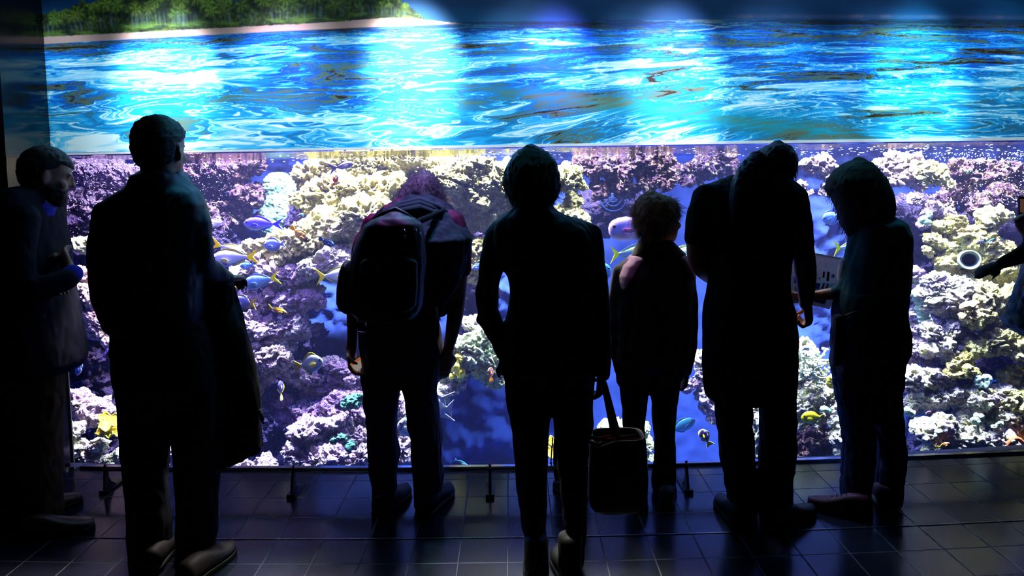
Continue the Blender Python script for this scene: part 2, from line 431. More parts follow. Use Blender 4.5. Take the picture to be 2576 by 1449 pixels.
tag(obj('wall_tank', np.stack([pp[:, 0], dep, pp[:, 2]], 1), grid_np(300, 140), rockwall()), kind='structure')
wallbox('wall_tank_left', (XT - .06, gy(XL) + .03, ZB), (XT, YB, 2.3), m_tank)
wallbox('wall_tank_front', (XT - .06, gy(XL) + .021, ZB), (XL - .004, gy(XL) + .03, ZC), m_black)
wallbox('wall_tank_right', (XR + .02, gy(XR) + .03, ZB), (XR + .06, YB, 2.3), m_tank)
wallbox('floor_tank', (XT - .06, G0 - .05, ZB - .08), (XZ, YB + .1, ZB), mat('blue tank bed', '14408c', '2a4f96', .9, 6))
wallbox('wall_tank_back', (XT - .06, YB + .0, ZB), (XZ, YB + .1, ZC), m_black)
# water body
def vol_mat():
    m = bpy.data.materials.new('tank water'); m.use_nodes = True; nt = m.node_tree; N = nt.nodes; L = nt.links
    N.remove(N['Principled BSDF']); out = N['Material Output']
    va = N.new('ShaderNodeVolumeAbsorption'); va.inputs[0].default_value = (.25, .62, .95, 1); va.inputs[1].default_value = .30
    vs = N.new('ShaderNodeVolumeScatter'); vs.inputs['Color'].default_value = (.30, .32, 1.0, 1); vs.inputs['Density'].default_value = .009
    ad = N.new('ShaderNodeAddShader'); L.new(va.outputs[0], ad.inputs[0]); L.new(vs.outputs[0], ad.inputs[1]); L.new(ad.outputs[0], out.inputs['Volume']); return m
V = []
for x in X[::40]:
    for y, z in ((gy(x) + .014, ZB), (YB, ZB), (YB, Z_WAT - .006), (gy(x) + .014, Z_WAT - .006)): V.append((x, y, z))
F = grid_faces(k, 4, True) + [(3, 2, 1, 0), tuple((k - 1) * 4 + j for j in range(4))]
tag(obj('water_1', V, F, vol_mat(), smooth=False), kind='structure')
def surf_mat():
    m, nt, b, out = _nt('rippled water surface'); N = nt.nodes; L = nt.links
    tr = N.new('ShaderNodeBsdfTransparent'); gl = N.new('ShaderNodeBsdfGlossy'); gl.inputs['Roughness'].default_value = .03
    tc = N.new('ShaderNodeTexCoord'); mp = N.new('ShaderNodeMapping'); mp.inputs['Scale'].default_value = (10, 26, 1); L.new(tc.outputs['Object'], mp.inputs[0])
    no = N.new('ShaderNodeTexNoise'); no.inputs['Scale'].default_value = 1; no.inputs['Detail'].default_value = 3; L.new(mp.outputs[0], no.inputs['Vector'])
    bp = N.new('ShaderNodeBump'); bp.inputs['Strength'].default_value = .35; bp.inputs['Distance'].default_value = .02; L.new(no.outputs[0], bp.inputs['Height']); L.new(bp.outputs[0], gl.inputs['Normal'])
    lw = N.new('ShaderNodeLayerWeight'); lw.inputs[0].default_value = .5
    mr = N.new('ShaderNodeMapRange'); mr.inputs[1].default_value = .25; mr.inputs[2].default_value = .45; L.new(lw.outputs['Facing'], mr.inputs[0])
    mx = N.new('ShaderNodeMixShader'); L.new(mr.outputs[0], mx.inputs[0]); L.new(tr.outputs[0], mx.inputs[1]); L.new(gl.outputs[0], mx.inputs[2]); L.new(mx.outputs[0], out.inputs[0]); N.remove(b)
    return m
V = []
for x in X[::40]:
    V += [(x, gy(x) + .013, Z_WAT - .002), (x, YB - .1, Z_WAT - .002)]
tag(obj('water_2', V, grid_faces(k, 2), surf_mat()), kind='structure')

# ---------------------------------------------------------------- foot rail
m_steel = mat('satin steel rail', 'd2d2d8', 'c6c6cc', .14, 80, metal=1)
m_iron = mat('black powder coated post', '0b0b0d', '101013', .4, 60, spec=.5)
ZR_ = .125
def rail_pt(px, py): return onfloor(px, py, ZR_)
pts = [rail_pt(*p) for p in ((211, 1172), (400, 1178), (700, 1182.5), (1000, 1183), (1290, 1181), (1600, 1174), (1900, 1163), (2200, 1149), (2450, 1139), (2576, 1135))]
pts.append(pts[-1] + (pts[-1] - pts[-2]) * 4)
pts = np.array(pts); xi = np.linspace(pts[0, 0], pts[-1, 0], 60)
cf = np.polyfit(pts[:, 0], pts[:, 1], 2); yi = np.polyval(cf, xi)
rail = thing('foot_rail', (0, float(np.polyval(cf, 0)), 0), 'long low dark steel foot rail on posts in front of the tank', 'rail')
prof = [(-.0125, .0122), (.0125, .0122), (.0150, .0100)] + [(.0158 * math.cos(t), .004 + .0195 * math.sin(t)) for t in np.linspace(0, -math.pi, 9)] + [(-.0150, .0100)]
R = [np.array([(x, y + a_, ZR_ + c_) for a_, c_ in prof]) for x, y in zip(xi, yi)]
V, F = loft(R); o = obj('rail_bar', V, F, m_steel, rail, smooth=False)
for (px, py) in ((262, 1243), (733, 1253), (1233, 1253), (1732, 1241), (2205, 1222)):
    b0 = onfloor(px, py); x0 = b0[0]; yr = np.polyval(cf, x0)
    mb = MB(); y0 = b0[1]
    # flat curved blade standing on a long foot plate
    prof = []
    for t in np.linspace(0, 1, 14):
        zf = .012 + t * (ZR_ - .012 + .004)
        front = y0 + .004 + (yr - y0 - .012) * t ** 1.4
        back = front + .026 + .075 * (1 - t) ** 3.2
        prof.append((front, back, zf))
    V = []
    for fy, by, zf in prof:
        V += [(x0 - .006, fy, zf), (x0 + .006, fy, zf), (x0 + .006, by, zf), (x0 - .006, by, zf)]
    mb.add(V, grid_faces(14, 4, True) + [(3, 2, 1, 0), (52, 53, 54, 55)])
    mb.tube([(x0, yr - .004, ZR_ + .0), (x0, yr - .004, ZR_ + .02)], .006, 8)
    mb.build('post', m_iron, rail, smooth=False)
    MB().box((x0, y0 + .075, .006), (.021, .08, .006)).box((x0, y0 - .004, .010), (.021, .006, .010)).build('foot_plate', m_iron, rail, smooth=False)
# ---------------------------------------------------------------- reef rockwork
def cube_sphere(n):
    g = np.tan(np.linspace(-1, 1, n) * math.pi / 4); A, B = np.meshgrid(g, g, indexing='ij'); o = np.ones_like(A)
    V = []; F = []; base = 0; fc = grid_np(n, n)
    for a, b, c, flip in ((A, B, o, 0), (A, B, -o, 1), (o, A, B, 0), (-o, A, B, 1), (B, o, A, 0), (B, -o, A, 1)):
        V.append(np.stack([a.ravel(), b.ravel(), c.ravel()], 1)); F.append((fc if not flip else fc[:, ::-1]) + base); base += n * n
    V = np.concatenate(V); return V / np.linalg.norm(V, axis=1)[:, None], np.concatenate(F)
_cs = {}
def cs(n):
    if n not in _cs:
        V, F = cube_sphere(n)                                       # weld the seams
        key = np.round(V * 1e5).astype(np.int64); _, first, inv = np.unique(key, axis=0, return_index=True, return_inverse=True)
        _cs[n] = (V[first], inv.ravel()[F])
    return _cs[n]
def reef_mat(name, cols, rough=.85):
    """coralline crust: patches of several colours of growth"""
    m, nt, b, out = _nt(name); N = nt.nodes; L = nt.links
    tc = N.new('ShaderNodeTexCoord')
    def noise(sc_, det, off):
        mp = N.new('ShaderNodeMapping'); mp.inputs['Location'].default_value = (off, off * .7, off * .3); L.new(tc.outputs['Object'], mp.inputs[0])
        n = N.new('ShaderNodeTexNoise'); n.inputs['Scale'].default_value = sc_; n.inputs['Detail'].default_value = det; n.inputs['Roughness'].default_value = .65; L.new(mp.outputs[0], n.inputs['Vector']); return n.outputs[0]
    def mixc(fac, a, c, lo, hi):
        mr = N.new('ShaderNodeMapRange'); mr.inputs[1].default_value = lo; mr.inputs[2].default_value = hi; L.new(fac, mr.inputs[0])
        mx = N.new('ShaderNodeMix'); mx.data_type = 'RGBA'; L.new(mr.outputs[0], mx.inputs[0])
        for s, v in ((6, a), (7, c)):
            if isinstance(v, str): mx.inputs[s].default_value = lin(v)
            else: L.new(v, mx.inputs[s])
        return mx.outputs[2]
    c = mixc(noise(10, 6, 0), cols[0], cols[1], .42, .58)
    c = mixc(noise(22, 6, 5), c, cols[2], .53, .62)
    c = mixc(noise(42, 5, 11), c, cols[3], .58, .66)
    c = mixc(noise(95, 3, 17), c, cols[4], .60, .70)
    c = mixc(noise(58, 4, 29), c, cols[5] if len(cols) > 5 else '4a2a56', .59, .64)                 # small dark specks scattered by noise
    L.new(c, b.inputs['Base Color']); b.inputs['Roughness'].default_value = rough; b.inputs['Specular IOR Level'].default_value = .15
    vo = N.new('ShaderNodeTexVoronoi'); vo.inputs['Scale'].default_value = 85; L.new(tc.outputs['Object'], vo.inputs['Vector'])
    n2 = noise(150, 4, 3)
    ad = N.new('ShaderNodeMath'); ad.operation = 'MULTIPLY_ADD'; L.new(vo.outputs['Distance'], ad.inputs[0]); ad.inputs[1].default_value = -1.0; L.new(n2, ad.inputs[2])
    bp = N.new('ShaderNodeBump'); bp.inputs['Strength'].default_value = 1.0; bp.inputs['Distance'].default_value = .022; L.new(ad.outputs[0], bp.inputs['Height']); L.new(bp.outputs[0], b.inputs['Normal'])
    return m
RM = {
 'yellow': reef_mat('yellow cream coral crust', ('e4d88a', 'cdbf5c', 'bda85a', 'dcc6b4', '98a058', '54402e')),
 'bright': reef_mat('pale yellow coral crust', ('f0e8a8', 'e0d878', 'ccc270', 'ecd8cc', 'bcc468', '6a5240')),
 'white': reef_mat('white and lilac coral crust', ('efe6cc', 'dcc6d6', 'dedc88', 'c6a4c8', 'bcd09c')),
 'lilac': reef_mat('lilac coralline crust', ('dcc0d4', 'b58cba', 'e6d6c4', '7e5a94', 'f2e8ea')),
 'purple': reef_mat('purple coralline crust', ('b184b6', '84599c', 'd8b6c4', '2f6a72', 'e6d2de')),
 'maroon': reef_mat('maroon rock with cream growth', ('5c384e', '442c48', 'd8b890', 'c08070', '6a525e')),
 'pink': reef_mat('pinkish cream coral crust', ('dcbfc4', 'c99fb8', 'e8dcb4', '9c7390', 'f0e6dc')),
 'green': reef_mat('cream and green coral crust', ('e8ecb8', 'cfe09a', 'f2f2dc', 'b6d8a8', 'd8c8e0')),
 'haze': reef_mat('hazy lilac grey rock', ('8a7896', '746488', 'a08c9c', '6a5a80', '9a8a98', '5a4a74')),  # water haze mixed into the rock colour
 'shade': reef_mat('shade toned reef rock', ('4a3a66', '3d3160', '6a4a78', '584a6a', '2f3a5c')),  # reef rock with the shade behind the reef put into its colour
}
def lumps(p, amp, seed):
    """height of knobbly, pitted reef surface (p in metres)"""
    o = np.array([seed * 3.7, seed * 1.3, seed * 2.1]); p = p * 1.38
    wv = np.stack([perlin(p * 7 + o), perlin(p * 7 + o + 50), perlin(p * 7 + o + 90)], 1) * .035
    q = p + wv
    big = perlin(p * 4.5 + o) * .09
    d1 = worley(q * 9 + o); h1 = (.62 - d1) * .085
    d2 = worley(q * 23 + o); h2 = (.55 - d2) * .036
    h3 = perlin(q * 46 + o) * .016 - np.abs(perlin(q * 27 + o + 5)) * .030
    d3 = worley(q * 52 + o); h4 = (.5 - d3) * .020
    pit = -sstep(.2, .5, perlin(q * 13 + o + 31)) * .06 - sstep(.18, .40, perlin(q * 30 + o + 71)) * .034
    return (big * .85 + h1 + h2 + h3 + h4 + pit) * amp * .80
def rock(name, blobs, m, label=None, cat='reef rock', group=None, seed=1, amp=1.0, dens=.0051, parent=None, squash=(1, .85, .8)):
    """knobbly rock grown from overlapping lumps; blob = (px, py, radius in picture pixels, distance)"""
    rs = np.random.RandomState(seed); P = []; NN = []; F = []; base = 0
    for (px, py, r, Y) in blobs:
        R = r * mpp(Y); n = int(np.clip(R * 1.57 / (dens * (2.2 if m == 'shade' else 1)), 10, 72)); V, Fc = cs(n)
        c = at(px, py, Y); sq = np.array(squash) * (1 + rs.uniform(-.12, .12, 3))
        P.append(V * R * sq + c); nn = V / sq; NN.append(nn / np.linalg.norm(nn, axis=1)[:, None] * min(1, (R / .13) ** .7)); F.append(Fc + base); base += len(V)
    P = np.concatenate(P); NN = np.concatenate(NN); F = np.concatenate(F)
    q = P * 3.1 + seed; P = P + np.stack([perlin(q), perlin(q + 31), perlin(q + 67)], 1) * .05 * min(1, amp)
    P = P + NN * lumps(P, amp, seed)[:, None]
    P[:, 1] = np.maximum(P[:, 1], gy(P[:, 0]) + .03)                   # stay behind the glass
    c0 = at(blobs[0][0], blobs[0][1], blobs[0][3])
    o = obj(name, P, F, RM[m] if isinstance(m, str) else m, parent, loc=c0)
    if label: tag(o, label, cat, group)
    return o
B = lambda Y, *ps: [(p[0], p[1], p[2], Y + (p[3] if len(p) > 3 else 0)) for p in ps]
ROCKS = [
 ('haze', .7, B(5.25, (175, 430, 46), (230, 435, 48), (290, 440, 48), (340, 450, 46), (250, 470, 44), (310, 485, 40), (390, 440, 44), (440, 450, 40)), 'hazy lilac grey rock under the waterline above the left shoulder of the tall man'),
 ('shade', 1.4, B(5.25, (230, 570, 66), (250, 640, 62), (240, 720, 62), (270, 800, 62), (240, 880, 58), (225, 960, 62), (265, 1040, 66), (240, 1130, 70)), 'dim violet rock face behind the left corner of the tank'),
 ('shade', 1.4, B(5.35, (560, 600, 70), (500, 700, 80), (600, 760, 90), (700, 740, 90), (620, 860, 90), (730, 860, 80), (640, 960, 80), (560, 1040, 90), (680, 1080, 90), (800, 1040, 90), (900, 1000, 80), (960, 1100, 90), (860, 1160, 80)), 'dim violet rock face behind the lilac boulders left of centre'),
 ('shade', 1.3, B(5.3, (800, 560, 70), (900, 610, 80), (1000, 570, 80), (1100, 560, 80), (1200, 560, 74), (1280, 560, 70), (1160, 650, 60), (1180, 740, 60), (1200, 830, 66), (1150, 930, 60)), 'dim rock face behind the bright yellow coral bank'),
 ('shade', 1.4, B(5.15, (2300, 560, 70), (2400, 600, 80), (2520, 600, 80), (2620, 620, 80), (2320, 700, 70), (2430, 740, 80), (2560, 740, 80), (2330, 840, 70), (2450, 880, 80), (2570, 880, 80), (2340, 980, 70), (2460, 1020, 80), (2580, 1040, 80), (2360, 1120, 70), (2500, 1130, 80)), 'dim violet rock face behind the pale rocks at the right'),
 ('maroon', 1.1, B(5.3, (510, 440, 52), (572, 448, 55), (625, 490, 48), (560, 530, 52), (610, 425, 42), (500, 520, 45), (640, 560, 28)), 'brownish rock with cream growth hanging high beside the striped shirt shoulder'),
 ('yellow', 1.0, B(5.1, (790, 440, 48), (850, 425, 52), (910, 420, 55), (975, 425, 55), (1045, 415, 55), (1110, 420, 50)), 'yellowish rock ledge just under the waterline above the backpack'),
 ('yellow', 1.0, B(4.95, (780, 505, 42), (850, 485, 55), (920, 480, 55), (985, 490, 55), (885, 530, 45)), 'olive yellow knobbly rock between the waterline ledge and the bright sloping ledge'),
 ('bright', .8, B(4.7, (655, 645, 48), (715, 622, 58), (780, 598, 66), (845, 570, 72), (915, 545, 75), (740, 670, 45), (810, 650, 58), (870, 640, 50)), 'bright pale yellow ledge sloping up towards the backpack'),
 ('bright', .9, B(4.85, (1115, 470, 66), (1185, 480, 72), (1250, 455, 66), (1160, 530, 50), (1215, 535, 50), (1270, 510, 50), (1190, 425, 56)), 'bright yellow coral bank between the grey curly head and the dark short haired head'),
 ('yellow', .9, B(4.75, (1195, 625, 38), (1200, 665, 40), (1213, 705, 34)), 'narrow yellow rock seen between the draped sweater and the dark jacket sleeve'),
 ('green', .8, B(4.5, (1180, 880, 56), (1230, 905, 50), (1140, 935, 42), (1215, 850, 40), (1245, 950, 30)), 'pale green and cream rock behind the bare hanging arm'),
 ('white', .9, B(4.6, (1190, 815, 34), (1235, 812, 36)), 'lilac white rock above the pale green rock by the hanging arm'),
 ('white', .9, B(4.5, (1130, 980, 36), (1118, 1010, 28)), 'small lilac white rock just below the hanging bare hand'),
 ('pink', 1.0, B(4.65, (640, 660, 36), (600, 690, 34), (720, 690, 44), (690, 735, 36), (770, 735, 32), (640, 760, 34)), 'pinkish cream rubble under the yellow tailed fish shoal'),
 ('white', .9, B(4.55, (790, 672, 34), (838, 655, 38), (848, 705, 30)), 'round cream rocks left of the backpack side pocket'),
 ('lilac', .9, B(4.6, (745, 690, 34), (765, 755, 34), (720, 765, 28), (810, 760, 24)), 'round lilac pitted rock under the bright sloping ledge'),
 ('lilac', .9, B(4.6, (620, 815, 50), (675, 830, 50), (730, 825, 44), (640, 880, 48), (690, 870, 40)), 'lilac cream boulder right of the dark overcoat, upper one'),
 ('pink', .9, B(4.5, (640, 915, 44), (660, 935, 40), (620, 960, 40), (690, 895, 38)), 'cream topped boulder right of the dark overcoat, lower one'),
 ('lilac', .9, B(4.6, (715, 925, 34), (750, 950, 40), (790, 960, 36), (770, 985, 30), (830, 905, 20)), 'lilac rock below the silver diamond shaped fish'),
 ('purple', .9, B(4.6, (850, 930, 44), (890, 950, 40), (875, 985, 36), (830, 1000, 30)), 'purple rock left of the hand holding the phone'),
 ('purple', .9, B(4.5, (790, 1040, 44), (840, 1035, 44), (880, 1055, 46), (915, 1040, 40), (860, 1010, 30)), 'purple and teal rock beside the grey trouser leg'),
 ('lilac', .9, B(4.4, (790, 1090, 42), (845, 1075, 30), (880, 1100, 46), (920, 1110, 42), (820, 1130, 36)), 'pitted lilac rock low beside the grey trouser leg'),
 ('lilac', .9, B(4.3, (730, 1150, 34), (790, 1155, 40), (850, 1150, 42), (905, 1155, 42), (660, 1165, 36), (610, 1175, 34)), 'lilac rubble along the tank bottom right of the dark overcoat'),
 ('purple', .9, B(4.6, (730, 1050, 28), (745, 1090, 22), (720, 1000, 22), (735, 1110, 24)), 'small dim purple rock in the blue gap beside the overcoat'),
 ('lilac', .9, B(4.4, (985, 1010, 40), (1000, 1060, 44), (1010, 1120, 46), (985, 1160, 36), (960, 1080, 40)), 'lilac rock seen between the grey trouser legs'),
 ('green', .6, B(4.98, (208, 615, 30), (228, 628, 24), (232, 606, 22)), 'bright white green coral head between the two men on the left'),
 ('haze', 1.0, B(5.2, (190, 505, 44), (240, 520, 44), (215, 560, 30), (280, 540, 30)), 'hazy lilac grey rock high between the two men on the left'),
 ('pink', .9, B(4.92, (205, 690, 26), (215, 735, 36), (245, 745, 40), (205, 775, 30)), 'flat topped cream rock below the white green coral head'),
 ('pink', .9, B(4.92, (235, 800, 34), (265, 820, 36), (285, 850, 36), (225, 845, 24), (300, 880, 24)), 'brown cream rock above the small violet fish on the left'),
 ('lilac', .9, B(4.5, (190, 1000, 34), (240, 1030, 40), (265, 1040, 36), (215, 1060, 30)), 'lilac boulder above the yellow plate coral'),
 ('white', .8, B(4.35, (185, 1075, 36), (200, 1120, 36), (245, 1115, 30), (225, 1155, 36), (180, 1160, 30), (275, 1160, 30), (300, 1145, 26)), 'white and lilac boulder in the lower left corner of the tank'),
 ('lilac', .9, B(4.4, (425, 1140, 40), (430, 1175, 40), (400, 1165, 36)), 'lilac rock seen between the legs of the man with the overcoat'),
 ('bright', .9, B(4.75, (1420, 455, 46), (1450, 500, 34), (1425, 560, 48), (1462, 560, 30), (1400, 620, 40), (1465, 470, 26)), 'bright yellow rock bank behind the right shoulder of the dark jacket'),
 ('maroon', 1.2, B(5.2, (1490, 425, 34), (1545, 420, 42), (1600, 415, 42), (1660, 415, 36), (1560, 460, 34), (1615, 455, 30), (1520, 400, 30), (1500, 475, 22)), 'dark maroon rock with cream edges hanging under the waterline left of the bowed woman'),
 ('maroon', 1.1, B(5.0, (1668, 420, 32), (1672, 450, 28), (1655, 395, 26)), 'cream veined rock knob hanging under the waterline above the boy'),
 ('maroon', 1.1, B(5.5, (1740, 430, 40), (1780, 420, 36), (1815, 410, 34)), 'dim maroon rock under the waterline near the bowed head'),
 ('green', .7, B(4.4, (1545, 1085, 40), (1515, 1115, 36), (1605, 1080, 34), (1560, 1135, 46), (1620, 1120, 34), (1630, 1155, 26)), 'cream green coral mound behind the tote bag'),
 ('white', .9, B(4.6, (1762, 898, 24), (1758, 925, 24)), 'small white coral knob high beside the long dark tunic'),
 ('lilac', .9, B(4.6, (1738, 965, 26), (1765, 950, 28), (1770, 990, 30), (1785, 1020, 28), (1800, 1050, 26)), 'lilac rock spire leaning against the edge of the long dark tunic'),
 ('white', .9, B(4.45, (1900, 1040, 44), (1915, 1090, 42), (1895, 1140, 40), (1930, 1150, 40)), 'white lilac rock seen between the black trouser legs'),
 ('white', .8, B(4.55, (2015, 880, 34), (2000, 930, 40), (2030, 960, 40), (2010, 1000, 40), (2050, 960, 28)), 'white lilac rock carrying the bushy white coral'),
 ('white', .8, B(4.4, (2020, 1010, 36), (2055, 1005, 34), (2085, 1000, 30), (2075, 1035, 36), (2030, 1050, 34)), 'pale rock ledge behind the yellow butterfly shaped fish'),
 ('maroon', 1.0, B(4.4, (2030, 1100, 44), (2065, 1115, 44), (2020, 1145, 36), (2060, 1155, 36)), 'dark maroon rock hollow below the yellow butterfly shaped fish'),
 ('white', .8, B(4.3, (2100, 1095, 34), (2115, 1130, 30), (2095, 1060, 26)), 'white rock slope left of the faded jeans'),
 ('pink', 1.0, B(4.95, (2045, 425, 28), (2080, 420, 34), (2095, 455, 30), (2068, 480, 24), (2030, 415, 20), (2010, 460, 18), (2025, 480, 16)), 'cream pink rock tapering down beside the bob haircut'),
 ('pink', 1.1, B(4.95, (2225, 425, 30), (2255, 455, 34), (2290, 425, 38), (2300, 455, 34), (2250, 405, 26)), 'pinkish rock under the waterline right of the bob haircut'),
 ('bright', .9, B(4.7, (2345, 440, 36), (2360, 420, 26), (2325, 415, 20), (2385, 465, 18)), 'pale yellow coral lobe under the waterline at the right'),
 ('maroon', 1.0, B(4.85, (2420, 425, 36), (2440, 455, 30), (2490, 440, 36), (2480, 420, 30), (2410, 475, 22), (2540, 430, 40), (2590, 450, 40)), 'mixed cream and violet rock under the bubbles at the top right'),
 ('maroon', 1.0, B(5.2, (2320, 505, 36), (2380, 510, 40), (2450, 520, 40), (2520, 500, 46), (2580, 520, 46)), 'dim violet rock shelf in the shade at the right'),
 ('pink', .9, B(4.8, (2300, 505, 20), (2340, 530, 28), (2335, 555, 26), (2385, 540, 26), (2320, 560, 18)), 'cream rock with a pale teal coral left of the pipe'),
 ('yellow', .8, B(4.65, (2380, 575, 30), (2405, 560, 26), (2350, 610, 28), (2335, 635, 22), (2385, 625, 30)), 'cream rock ridge just above and left of the pipe'),
 ('bright', .8, B(4.6, (2480, 560, 34), (2510, 550, 28), (2530, 548, 20), (2495, 580, 24)), 'pale yellow coral lobe above the pipe'),
 ('yellow', .7, B(4.62, (2440, 600, 44), (2480, 620, 46), (2520, 640, 46), (2390, 660, 36), (2445, 690, 50), (2500, 690, 46), (2550, 690, 46)), 'yellow cream rock surrounding the pipe outlet'),
 ('white', .9, B(4.45, (2360, 700, 40), (2385, 720, 44), (2350, 735, 36), (2395, 760, 44), (2345, 760, 26)), 'white pitted boulder below and left of the pipe'),
 ('bright', .8, B(4.4, (2460, 740, 42), (2450, 790, 46), (2500, 770, 50), (2550, 760, 50), (2600, 770, 50), (2500, 810, 40)), 'pale yellow boulder under the pipe beside the patterned skirt'),
 ('lilac', 1.0, B(4.7, (2300, 690, 30), (2310, 740, 26), (2290, 790, 30), (2305, 830, 30), (2295, 860, 30)), 'lilac rubble right beside the teal cardigan back'),
 ('white', .8, B(4.4, (2340, 830, 36), (2370, 860, 40), (2400, 830, 36), (2410, 880, 40), (2330, 880, 30), (2440, 850, 30)), 'white rock with dark holes beside the jeans hip'),
 ('bright', .8, B(4.35, (2500, 860, 44), (2550, 870, 46), (2600, 880, 50), (2450, 870, 28), (2560, 830, 40)), 'pale yellow rock forming the roof of the dark cave'),
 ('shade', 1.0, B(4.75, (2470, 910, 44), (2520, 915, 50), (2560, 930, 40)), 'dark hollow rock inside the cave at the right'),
 ('yellow', .9, B(4.3, (2420, 930, 38), (2425, 910, 30), (2400, 925, 24)), 'round yellow rock at the left mouth of the cave'),
 ('yellow', .9, B(4.35, (2535, 945, 28), (2550, 925, 22), (2600, 930, 40), (2565, 980, 34)), 'upright cream rock at the right mouth of the cave'),
 ('lilac', .9, B(4.5, (2285, 900, 34), (2310, 890, 30), (2340, 910, 26)), 'lilac cream rock behind the jeans hip'),
 ('white', .8, B(4.3, (2300, 960, 44), (2350, 950, 40), (2310, 1010, 44), (2370, 990, 44), (2420, 1000, 46)), 'broad pale rock shelf right of the jeans knee'),
 ('white', .8, B(4.25, (2460, 1010, 46), (2520, 1000, 40), (2500, 1050, 46), (2440, 1060, 40)), 'pale rock shelf below the small pale teal coral bush'),
 ('bright', .8, B(4.2, (2560, 1020, 44), (2610, 1010, 50), (2570, 1070, 46), (2610, 1090, 46)), 'yellow white rock at the right edge below the cave'),
 ('white', .8, B(4.15, (2320, 1080, 36), (2350, 1110, 36), (2390, 1070, 40), (2410, 1110, 36), (2330, 1130, 26)), 'pale lilac rock at the tank bottom right of the jeans'),
 ('white', .8, B(4.12, (2460, 1105, 36), (2510, 1100, 36), (2490, 1130, 30), (2440, 1130, 26), (2560, 1130, 30)), 'pale rock ledge at the tank bottom near the right edge'),
]
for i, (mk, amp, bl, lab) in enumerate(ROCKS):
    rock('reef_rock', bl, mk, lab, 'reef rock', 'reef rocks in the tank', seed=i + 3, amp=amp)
# a smooth greenish algae slab in the upper left
m_algae = mat('pale green algae crust', '74906c', '46685c', .9, 9, bump=.7, bscale=60)
rock('algae_slab', B(5.35, (700, 470, 44), (705, 520, 50), (690, 560, 46), (725, 545, 46), (735, 490, 36)), m_algae, 'tall pale green algae covered slab left of the yellowish rocks', 'algae slab', seed=91, amp=.14, squash=(1, .4, 1))
m_sponge = mat('pale green sponge', 'a4c4a4', '84ac90', .8, 25, bump=.3)
rock('sponge_column', B(4.6, *[(2310 + 3.2 * i, 738 + 11 * i, 19 - .8 * i) for i in range(10)]), m_sponge, 'pale green sponge column beside the teal cardigan', 'sponge', seed=92, amp=.35)
# small soft corals
CORALS = [('f0d84a', 'd8c23a', [(1140, 920, 14), (1155, 938, 15), (1150, 905, 11), (1130, 945, 10)], 4.38, 'yellow soft coral clump beside the hanging bare hand'),
          ('f2e050', 'e0c838', [(2100, 945, 18), (2095, 960, 14), (2108, 930, 12)], 4.3, 'yellow coral tuft beside the faded jeans, upper one'),
          ('e8dc60', 'd0bc40', [(2098, 990, 12), (2106, 1000, 12)], 4.3, 'yellow coral tuft beside the faded jeans, lower one'),
          ('e6c98a', 'd8b878', [(2440, 765, 20), (2425, 790, 16), (2455, 792, 14)], 4.22, 'orange cream plate coral on the boulder under the pipe'),
          ('a8c4b8', '88a8a0', [(2470, 965, 16), (2462, 955, 12), (2480, 955, 12)], 4.2, 'small pale teal coral bush at the foot of the cave'),
          ('bcd4b4', '9cb8a0', [(2300, 1035, 12), (2285, 1030, 10)], 4.15, 'pale green bubble coral beside the jeans knee'),
          ('b8d0b4', '9cb8a0', [(2462, 1060, 12), (2470, 1050, 9)], 4.12, 'pale green bubble coral on the rock shelf near the right edge'),
          ('b8d0b8', '98b4a0', [(2515, 1060, 14), (2500, 1065, 10)], 4.12, 'larger pale green bubble coral near the right edge'),
          ('b4ccb8', '98b4a4', [(2365, 1085, 11), (2355, 1095, 8)], 4.05, 'pale green bubble coral at the tank bottom right of the jeans'),
          ('c8e8b8', 'a8d098', [(2075, 1028, 12), (2085, 1030, 9)], 4.3, 'round pale green coral behind the yellow butterfly shaped fish'),
          ('7a9c8c', '5c8474', [(2338, 545, 10), (2330, 560, 9)], 4.7, 'pale teal coral left of the pipe'),
          ('8aa898', '6c9080', [(2432, 425, 11)], 4.72, 'small teal coral ball under the waterline at the right'),
          ('2f6a5c', '24504a', [(900, 1010, 22), (880, 1020, 18), (915, 1000, 16)], 4.36, 'teal algae patch on the purple rock beside the grey trouser leg'),
          ('2c6256', '224c48', [(860, 1100, 16), (885, 1115, 16), (840, 1110, 12)], 4.22, 'teal algae patch low beside the grey trouser leg')]
for i, (c1, c2, pts_, Y, lab) in enumerate(CORALS):
    rock('coral_clump', [(a, b_, c, Y) for a, b_, c in pts_], mat('soft coral %d' % i, c1, c2, .75, 50, bump=.5), lab, 'coral', 'small soft corals', seed=120 + i, amp=.8, dens=.0035)
# bushy white tree coral: short forked branches with knobs
rs = np.random.RandomState(5); mb = MB(); Yc = 4.38
c0 = at(2028, 925, Yc)
for i in range(120):
    a = rs.uniform(0, 2 * math.pi); el = rs.uniform(-.5, 1.3); d = np.array([math.cos(a) * math.cos(el), math.sin(a) * math.cos(el), math.sin(el)])
    L_ = rs.uniform(.06, .12); s0 = c0 + rs.uniform(-.05, .05, 3) * [1, .6, 1]; e = s0 + d * L_
    mb.tube([s0, (s0 + e) / 2 + rs.uniform(-.01, .01, 3), e], [.006, .006, .005], 5)
    for k_ in range(4):
        mb.add(*ball(e + rs.uniform(-.014, .014, 3), rs.uniform(.006, .012), 4, 6))
o = mb.build('tree_coral', mat('white polyp coral', 'eef0d8', 'd8e0c0', .8, 60, bump=.3)); tag(o, 'bushy white tree coral beside the long dark tunic', 'coral')
